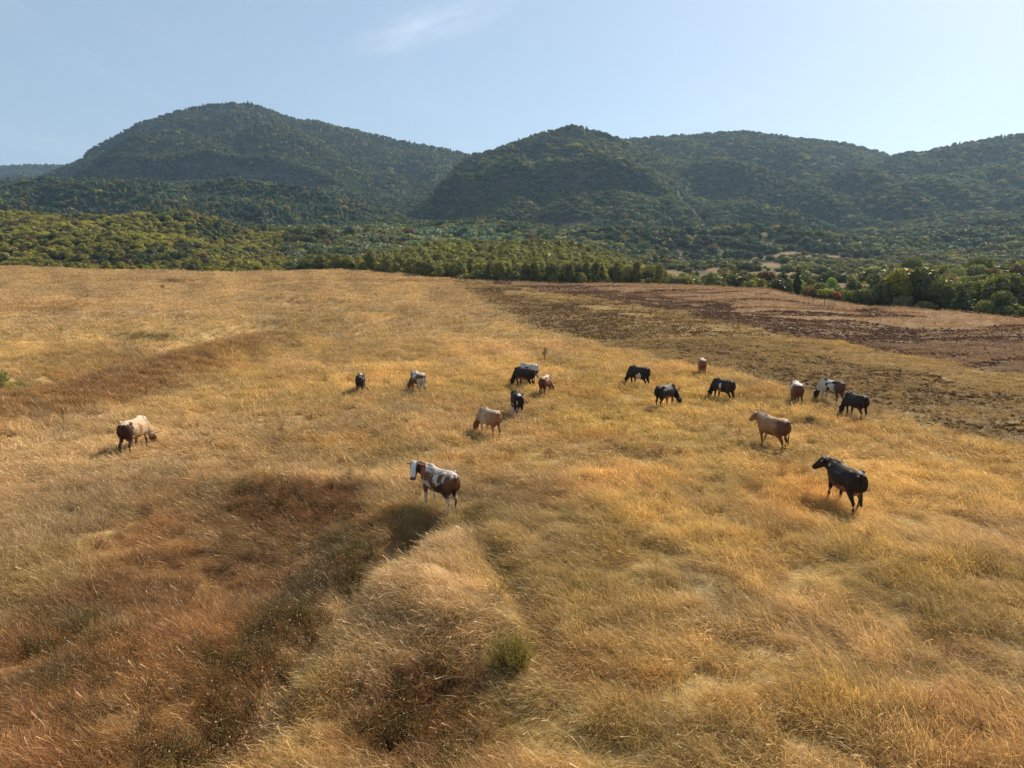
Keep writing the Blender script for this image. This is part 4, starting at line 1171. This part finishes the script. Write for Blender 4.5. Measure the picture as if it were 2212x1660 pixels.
def cow_mesh(pose, yaw, feet, tail, thin=1.0, horns='short'):
    V, F = [], []
    def add(vf):
        b0 = len(V); V.extend(vf[0]); F.extend([tuple(i + b0 for i in f) for f in vf[1]])
    T = [(-.82, 1.10, .09, .12), (-.78, 1.10, .16, .20), (-.68, 1.09, .235, .26), (-.53, 1.06, .265, .315), (-.36, 1.00, .285, .355), (-.14, .965, .315, .38),
         (.10, .955, .325, .385), (.32, .965, .30, .38), (.50, .985, .27, .385), (.64, 1.02, .215, .355), (.76, 1.04, .15, .27), (.82, 1.05, .10, .18)]
    add(loft([((x, 0, z), w_ * thin, h_) for x, z, w_, h_ in T], 18))
    for s in (-1, 1):
        add(ellipsoid((-.50, .205 * s, 1.285), (.09, .06, .06)))           # hip bones
        add(ellipsoid((-.80, .10 * s, 1.20), (.06, .05, .06)))            # pin bones
        add(ellipsoid((.56, .17 * s, 1.08), (.17, .10, .28)))             # shoulder
        add(ellipsoid((-.60, .17 * s, .98), (.20, .115, .26)))            # thigh
    add(ellipsoid((.66, 0, .80), (.16, .07, .20)))                        # brisket
    add(ellipsoid((.45, 0, 1.30), (.22, .09, .085)))                      # withers
    add(ellipsoid((-.33, 0, .66), (.19, .14, .13)))                       # udder
    
    # neck and head
    o = np.array((.62, 0, 1.1))
    if pose == 'graze':
        nk = [((.52, 0, 1.08), .17, .29), ((.74, 0, .99), .15, .25), ((.90, 0, .82), .12, .20), ((1.0, 0, .64), .10, .165), ((1.05, 0, .52), .095, .13)]
        poll = np.array((1.05, 0, .56)); hd = np.array((.33, 0, -.94))
    elif pose == 'level':
        nk = [((.52, 0, 1.09), .17, .29), ((.70, 0, 1.12), .16, .27), ((.84, 0, 1.16), .14, .225), ((.95, 0, 1.21), .115, .18)]
        poll = np.array((.96, 0, 1.28)); hd = np.array((.84, 0, -.54))
    else:                                              # up, looking
        nk = [((.52, 0, 1.09), .17, .29), ((.72, 0, 1.14), .15, .24), ((.87, 0, 1.22), .12, .19), ((.97, 0, 1.31), .10, .15)]
        poll = np.array((.99, 0, 1.38)); hd = np.array((.50, 0, -.86))
    hd = hd / np.linalg.norm(hd)
    n = len(nk)
    nk = [(rotz(p, yaw[0] * (k / (n - 1)) ** 1.3, o), a, b) for k, (p, a, b) in enumerate(nk)]
    add(loft(nk, 14))
    poll = rotz(poll, yaw[0], o)
    H = rotz(hd, yaw[0] + yaw[1]); side = np.cross(H, (0, 0, 1)); side /= np.linalg.norm(side); up = np.cross(side, H)
    m_ = 14; K = 1.14
    hs = [(a_ * .95, b_ * K, c_ * K, d_ * K) for a_, b_, c_, d_ in [(-.04, .085, .08, 0), (.04, .118, .118, 0), (.15, .128, .135, -.005), (.27, .100, .118, -.012), (.38, .082, .096, -.02), (.48, .084, .082, -.025), (.545, .084, .066, -.03), (.58, .055, .04, -.03)]]
    hv, hf = [], []
    for k, (d, a, b, off) in enumerate(hs):
        c = poll + H * d + up * off
        for i in range(m_):
            an = 2 * math.pi * i / m_
            hv.append(c + side * a * math.cos(an) + up * b * math.sin(an))
        if k:
            for i in range(m_): hf.append(((k - 1) * m_ + i, (k - 1) * m_ + (i + 1) % m_, k * m_ + (i + 1) % m_, k * m_ + i))
    hf.append(tuple(range(m_ - 1, -1, -1))); hf.append(tuple(range((len(hs) - 1) * m_, len(hs) * m_)))
    add((hv, hf))
    eyes, horn_pts = [], []
    for s in (-1, 1):
        b = poll + H * .045 + side * s * .09 + up * .03
        add(loft([(b, .03, .03), (b + side * s * .07 - up * .015, .06, .024), (b + side * s * .16 - up * .035, .05, .02), (b + side * s * .22 - up * .05, .015, .012)], 8))
        eyes.append(poll + H * .15 + side * s * .12 + up * .05)
        hb = poll + H * .0 + side * s * .06 + up * .07
        L = {'short': .18, 'long': .30, 'none': 0}[horns]
        if L: horn_pts.append([hb, hb + side * s * L * .55 + up * L * .1 - H * .02, hb + side * s * L * .85 + up * L * .55 - H * .02, hb + side * s * L * .8 + up * L * .95])
    # legs: feet = forward shifts (front right, front left, hind right, hind left)
    for s, k in ((-1, 0), (1, 1)):
        d = feet[k]; y = .17 * s
        add(loft([((.56, y * .9, 1.0), .08, .14), ((.53, y, .78), .075, .11), ((.50 + d * .25, y, .60), .062, .078), ((.50 + d * .6 + max(0, d) * .1, y, .36), .046, .05), ((.50 + d * .85, y, .20), .032, .033), ((.50 + d * .95, y, .10), .037, .038), ((.52 + d, y, .055), .045, .05), ((.53 + d, y, 0), .05, .06)], 10))
    for s, k in ((-1, 2), (1, 3)):
        d = feet[k]; y = .165 * s
        add(loft([((-.60, y * .95, 1.12), .09, .17), ((-.56, y, .93), .10, .19), ((-.50 + d * .2, y * 1.05, .74), .08, .14), ((-.60 + d * .45, y, .56), .055, .08), ((-.69 + d * .6, y, .44), .043, .06), ((-.665 + d * .8, y, .28), .034, .037), ((-.64 + d * .95, y, .11), .038, .04), ((-.62 + d, y, .055), .045, .05), ((-.61 + d, y, 0), .05, .06)], 10))
    # tail
    tw = tail
    add(loft([((-.80, 0, 1.30), .035, .035), ((-.88, .02 * tw, 1.22), .028, .028), ((-.90, .08 * tw, 1.0), .022, .022), ((-.90, .20 * tw, .76), .020, .020), ((-.89, .32 * tw, .58), .032, .032), ((-.88, .40 * tw, .44), .04, .04), ((-.88, .44 * tw, .34), .015, .015)], 8))
    return V, F, dict(poll=poll, H=H, side=side, up=up, eyes=eyes, horns=horn_pts)

def blend_coat(P, info, style, seed):
    x, y, z = P.T
    n = len(x)
    base = np.array(style['base']); col = np.tile(base, (n, 1))
    fr = style.get('freq', 2.2); nz = fbm(x * fr + seed * 7.1, y * fr, z * fr, seed=seed, oct=3); nf = fbm(x * 6 + seed, y * 6, z * 6, seed=seed + 3, oct=3)
    d = P - info['poll']; hx = d @ info['H']; hs_ = d @ info['side']; hu = d @ info['up']
    head = (np.linalg.norm(d - info['H'] * .24, axis=1) < .40) & (hx > -.12)
    def put(mask, c):
        f = np.clip(mask, 0, 1)[:, None]; col[:] = col * (1 - f) + np.array(c) * f
    alt = style.get('alt')
    if 'patch' in style:                                # blotches by threshold
        th = style['patch']; put(sm(th - .045, th + .045, nz + .10 * (nf - .5)), alt)
    for (cx, cy, cz, rx, ry, rz, c) in style.get('spots', ()):
        q = np.sqrt(((x - cx) / rx) ** 2 + ((y - cy) / ry) ** 2 + ((z - cz) / rz) ** 2) + 1.1 * (nf - .5)
        put(1 - sm(.9, 1.02, q), c)
    if 'legs' in style: put(1 - sm(style.get('legz', .5), style.get('legz', .5) + .12, z + .25 * (nf - .5)), style['legs'])
    if 'belly' in style: put((1 - sm(.70, .78, z + .3 * (nf - .5))) * (x < .45) * (x > -.55) * (z > .5), style['belly'])
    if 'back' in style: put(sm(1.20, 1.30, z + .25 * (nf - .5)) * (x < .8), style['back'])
    if 'rear' in style: put((1 - sm(-.55, -.35, x + .4 * (nf - .5))) * (z < 1.25), style['rear'])
    if 'head' in style: put(head * 1.0, style['head'])
    if 'face' in style:
        put(head * (np.abs(hs_) < .085) * (hu > -.05) * (hx < .5) * 1.0, style['face'])
    if 'ears' in style: put(head * (np.abs(hs_) > .145) * 1.0, style['ears'])
    put(((hx > .46) & head) * 1.0, style.get('nose', (.10, .07, .06)))
    put((1 - sm(.05, .07, z)) * (np.abs(x) < 1.0) * (np.abs(y) < .4), (.03, .025, .02))     # hooves
    put(((x < -.845) & (z < .62)) * 1.0, style.get('tailtip', tuple(np.array(style['base']) * .7)))
    put(np.exp(-(((x + .33) / .16) ** 2 + (y / .13) ** 2 + ((z - .60) / .10) ** 2)) * 1.6 * (z < .72), (.32, .18, .12))  # udder skin
    dirt = .72 + .56 * fbm(x * 3.1 + seed, y * 3.1, z * 2.0, seed=seed + 9, oct=4)
    return col * dirt[:, None]

BLK = (.017, .010, .007); WHT = (.54, .47, .38); TANC = (.30, .155, .07); BUFF = (.44, .31, .18); RED = (.145, .060, .026); DRB = (.055, .024, .014); GREY = (.45, .40, .34)

def cow(u_, v_foot, hpx, heading, pose, label, style, yaw=(0, 0), feet=(0, 0, 0, 0), tail=0.0, horns='short', seed=1):
    """heading: degrees against the sight line, 0 = broadside facing right, 90 = facing away, 180 = facing left"""
    x, y = at(u_, v_foot, lift=.10 if v_foot > 950 else .2)
    z = float(terrain(np.array([x]), np.array([y]))[0])
    dpt = y * CP - (z + .7 - CZ) * SP
    scale = min(1.12, max(.85, (hpx * dpt / FPX) / 1.36))
    V, F, info = cow_mesh(pose, yaw, feet, tail, horns=horns)
    me = bpy.data.meshes.new('cow_raw'); me.from_pydata([tuple(v) for v in V], [], F); me.update()
    tmp = bpy.data.objects.new('cow_raw', me); COL.objects.link(tmp)
    rm = tmp.modifiers.new('r', 'REMESH'); rm.mode = 'VOXEL'; rm.voxel_size = .017
    s_ = tmp.modifiers.new('s', 'SMOOTH'); s_.iterations = 4; s_.factor = .5
    dg = bpy.context.evaluated_depsgraph_get(); dg.update()
    em = bpy.data.meshes.new_from_object(tmp.evaluated_get(dg))
    bpy.data.objects.remove(tmp); bpy.data.meshes.remove(me)
    co = np.zeros(len(em.vertices) * 3, np.float32); em.vertices.foreach_get('co', co); co = co.reshape(-1, 3).astype(float)
    # ribs and hollows of the flank
    rib = np.exp(-((co[:, 0] - .12) / .26) ** 2) * np.exp(-((co[:, 2] - 1.0) / .2) ** 2) * (np.abs(co[:, 1]) > .2)
    off = .006 * np.sin(co[:, 0] * 62 + co[:, 2] * 9) * rib
    flank = -.055 * np.exp(-((co[:, 0] + .36) / .10) ** 2 - ((co[:, 2] - 1.17) / .08) ** 2) * (np.abs(co[:, 1]) > .12)
    co[:, 1] += np.sign(co[:, 1]) * (off + flank)
    top = np.clip((co[:, 2] - 1.08) / .26, 0, 1) * (np.abs(co[:, 0]) < .62) * (1 - .0 * co[:, 0])
    hipmask = np.exp(-((co[:, 0] + .50) / .09) ** 2)
    co[:, 1] *= 1 - .26 * top * (1 - hipmask)                          # roofed back between shoulders and hips
    co[:, 2] -= .022 * np.exp(-((co[:, 0] + .02) / .28) ** 2) * (co[:, 2] > 1.15) * (np.abs(co[:, 0]) < .6)
    em.vertices.foreach_set('co', co.astype(np.float32).ravel())
    c = blend_coat(co, info, style, seed)
    a = em.attributes.new('coat', 'FLOAT_COLOR', 'POINT'); a.data.foreach_set('color', np.concatenate([c, np.ones((len(c), 1))], 1).astype(np.float32).ravel())
    em.materials.clear(); em.materials.append(COAT)
    em.polygons.foreach_set('use_smooth', np.ones(len(em.polygons), bool)); em.update()
    em.name = 'cow'
    ob = link('cow', em)
    ob.location = (x, y, z - .02); ob.rotation_euler = (0, 0, math.radians(heading) - math.atan2(x, y)); ob.scale = (scale,) * 3
    tag(ob, label, 'cow', 'cows grazing in the pasture')
    for hp in info['horns']:
        hv, hq = tube_np(hp, [.022, .018, .012, .003], 8)
        link('horn', mesh_np('horn', hv, hq, mat=HORN, smooth=True), ob)
    for e in info['eyes']:
        ev, ef = ellipsoid(e, (.018, .018, .018), 8, 6)
        m = bpy.data.meshes.new('eye'); m.from_pydata([tuple(v) for v in ev], [], ef); m.update(); m.materials.append(EYE)
        link('eye', m, ob)
    return ob

spot_r = lambda *a: a
cow(950, 1097, 98, 124, 'up', 'red-brown and white mottled cow with a white face turned to look at the camera',
    dict(base=WHT, alt=RED, patch=.455, freq=4.6, legs=(.50, .40, .31), legz=.50, back=(.55, .46, .38), face=(.66, .62, .58), head=DRB, ears=(.30, .09, .04),
         spots=[(-.45, .0, .78, .42, .6, .30, DRB), (-.70, .1, .95, .14, .3, .34, RED), (.2, .3, 1.12, .12, .2, .10, RED), (.0, .3, 1.0, .07, .2, .22, RED)],
         nose=(.22, .10, .08), tailtip=(.12, .05, .03)), yaw=(.85, 1.3), feet=(.03, -.02, .08, -.06), horns='short', seed=3, tail=.1)
cow(1824, 1096, 102, 118, 'level', 'big black cow with a white shoulder stripe and head raised, walking left',
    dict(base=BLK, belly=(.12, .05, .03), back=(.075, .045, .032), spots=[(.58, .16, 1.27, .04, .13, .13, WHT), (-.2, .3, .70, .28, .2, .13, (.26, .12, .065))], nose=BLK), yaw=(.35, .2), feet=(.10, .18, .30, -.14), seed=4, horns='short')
cow(1668, 966, 74, 130, 'level', 'tan cow with upturned horns walking left with its head stretched forward',
    dict(base=TANC, belly=(.22, .09, .04), rear=(.13, .055, .03), legs=(.20, .10, .05), legz=.35, back=(.48, .32, .19), nose=(.09, .05, .04), head=(.24, .12, .06)), feet=(.22, -.12, .14, -.12), horns='long', seed=5)  # coat darkened for backlight, the paler back is painted sunlight
cow(292, 974, 86, 62, 'graze', 'pale buff cow with dark brown hindquarters grazing alone far left of the herd',
    dict(base=BUFF, rear=DRB, belly=(.30, .12, .05), back=(.55, .42, .27), spots=[(-.05, -.3, 1.0, .11, .2, .24, (.26, .13, .065))], legs=(.16, .07, .04), legz=.45), yaw=(-.35, -.2), feet=(.1, -.1, .0, -.08), horns='long', seed=6)
cow(1058, 936, 64, 118, 'graze', 'tan and white patched cow grazing leftwards, nearest of the middle cows',
    dict(base=(.34, .19, .10), alt=(.48, .35, .25), patch=.55, back=(.50, .36, .25), rear=(.28, .14, .075), head=(.16, .065, .03)), yaw=(.35, .1), feet=(.12, -.06, .0, .1), seed=7)
cow(1117, 896, 59, 97, 'graze', 'black cow with white hind legs and a white tail head seen from behind',
    dict(base=BLK, legs=WHT, legz=.42, spots=[(-.75, 0, 1.32, .15, .07, .1, WHT), (-.8, .1, .7, .12, .05, .3, WHT), (-.3, .25, .7, .2, .2, .12, WHT)]), seed=8, tail=.3)
cow(1177, 850, 46, 76, 'graze', 'reddish brown cow seen from behind with its head down to the right',
    dict(base=RED, rear=(.15, .05, .025), back=(.50, .34, .22)), yaw=(-.55, -.2), seed=9)
cow(1133, 834, 47, 132, 'graze', 'black cow with a reddish belly grazing in front of a white-backed cow',
    dict(base=BLK, belly=(.20, .07, .04), back=(.06, .035, .025)), yaw=(.1, 0), feet=(.1, -.05, .12, -.08), seed=10)
cow(1143, 822, 44, 132, 'graze', 'white-backed cow mostly hidden behind a black cow with reddish belly',
    dict(base=WHT, alt=BLK, patch=.60, back=WHT, head=BLK), yaw=(.1, 0), seed=11)
cow(904, 845, 49, 110, 'graze', 'red-brown and white cow grazing, second from left in the distant row',
    dict(base=WHT, alt=RED, patch=.45, back=(.6, .5, .42), head=(.18, .06, .03), legs=(.22, .08, .04), legz=.45), yaw=(.4, .1), seed=12, horns='long')
cow(779, 845, 44, 84, 'graze', 'black cow with a white back stripe seen from behind, swinging its tail sideways',
    dict(base=BLK, spots=[(.3, .0, 1.40, .3, .14, .14, WHT), (.1, .34, .75, .3, .15, .2, (.4, .25, .16))], rear=(.03, .015, .01)), tail=-1.4, seed=13)
cow(1380, 832, 50, 134, 'graze', 'black cow with a white belly grazing leftwards, second farthest of the herd',
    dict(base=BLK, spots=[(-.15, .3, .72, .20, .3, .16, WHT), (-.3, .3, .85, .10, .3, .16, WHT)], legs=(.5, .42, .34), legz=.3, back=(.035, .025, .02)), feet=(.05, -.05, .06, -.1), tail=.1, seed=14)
cow(1436, 876, 54, 60, 'graze', 'black cow with a rusty belly grazing with its head down to the right',
    dict(base=BLK, belly=(.22, .07, .04), rear=BLK, back=(.035, .022, .015)), yaw=(-.75, -.2), feet=(0, .05, -.1, .1), seed=15)
cow(1516, 808, 40, 96, 'graze', 'brown cow with pale back seen from behind, farthest cow, beside ploughed soil',
    dict(base=TANC, rear=(.22, .08, .04), back=(.60, .44, .30)), yaw=(-.4, 0), seed=16)
cow(1562, 862, 51, 131, 'graze', 'black cow with small white flank patch grazing right of the rusty-bellied black cow',
    dict(base=BLK, spots=[(-.05, .3, .97, .08, .2, .16, WHT), (.2, .3, .66, .3, .2, .10, (.40, .26, .18))], rear=(.04, .018, .012), back=(.04, .03, .022)), feet=(.1, 0, .05, -.08), yaw=(.1, 0), seed=17)
cow(1720, 871, 54, 99, 'graze', 'brown cow with a white back seen from behind near the ploughed soil',
    dict(base=(.22, .11, .055), back=(.72, .64, .54), rear=(.13, .055, .03), spots=[(.2, .3, 1.1, .3, .12, .25, WHT)]), seed=18, tail=.1)
cow(1795, 866, 54, 133, 'graze', 'black and white patched cow grazing leftwards near the ploughed soil',
    dict(base=WHT, alt=BLK, patch=.50, legs=(.45, .36, .28), legz=.4, head=BLK, face=WHT, belly=WHT, rear=(.10, .04, .03)), yaw=(.1, .0), feet=(.1, -.05, .0, .08), seed=21)
cow(1848, 897, 56, 124, 'graze', 'black cow with pale horns grazing leftwards, rightmost of the herd',
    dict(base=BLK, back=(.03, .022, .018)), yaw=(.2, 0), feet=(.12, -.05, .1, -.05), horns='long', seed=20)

# ------------------------------------------------------------------ air
def haze():
    x0, x1, y0, y1, z0, z1 = -3600, 3600, -60, 3900, -75, 640
    V = [(a, b, c) for a in (x0, x1) for b in (y0, y1) for c in (z0, z1)]
    F = [(0, 1, 3, 2), (4, 6, 7, 5), (0, 4, 5, 1), (2, 3, 7, 6), (0, 2, 6, 4), (1, 5, 7, 3)]
    m, t, o = new_mat('haze')
    p = t.nodes.new('ShaderNodeVolumePrincipled')
    p.inputs['Color'].default_value = (.48, .72, 1.0, 1)
    p.inputs['Density'].default_value = HAZE
    p.inputs['Anisotropy'].default_value = .35
    m.cycles.volume_sampling = 'DISTANCE'; m.cycles.homogeneous_volume = True
    t.links.new(p.outputs[0], o.inputs['Volume'])
    me = bpy.data.meshes.new('haze'); me.from_pydata(V, [], F); me.update(); me.materials.append(m)
    tag(link('haze', me), kind='stuff')
HAZE = 0.00009
haze()
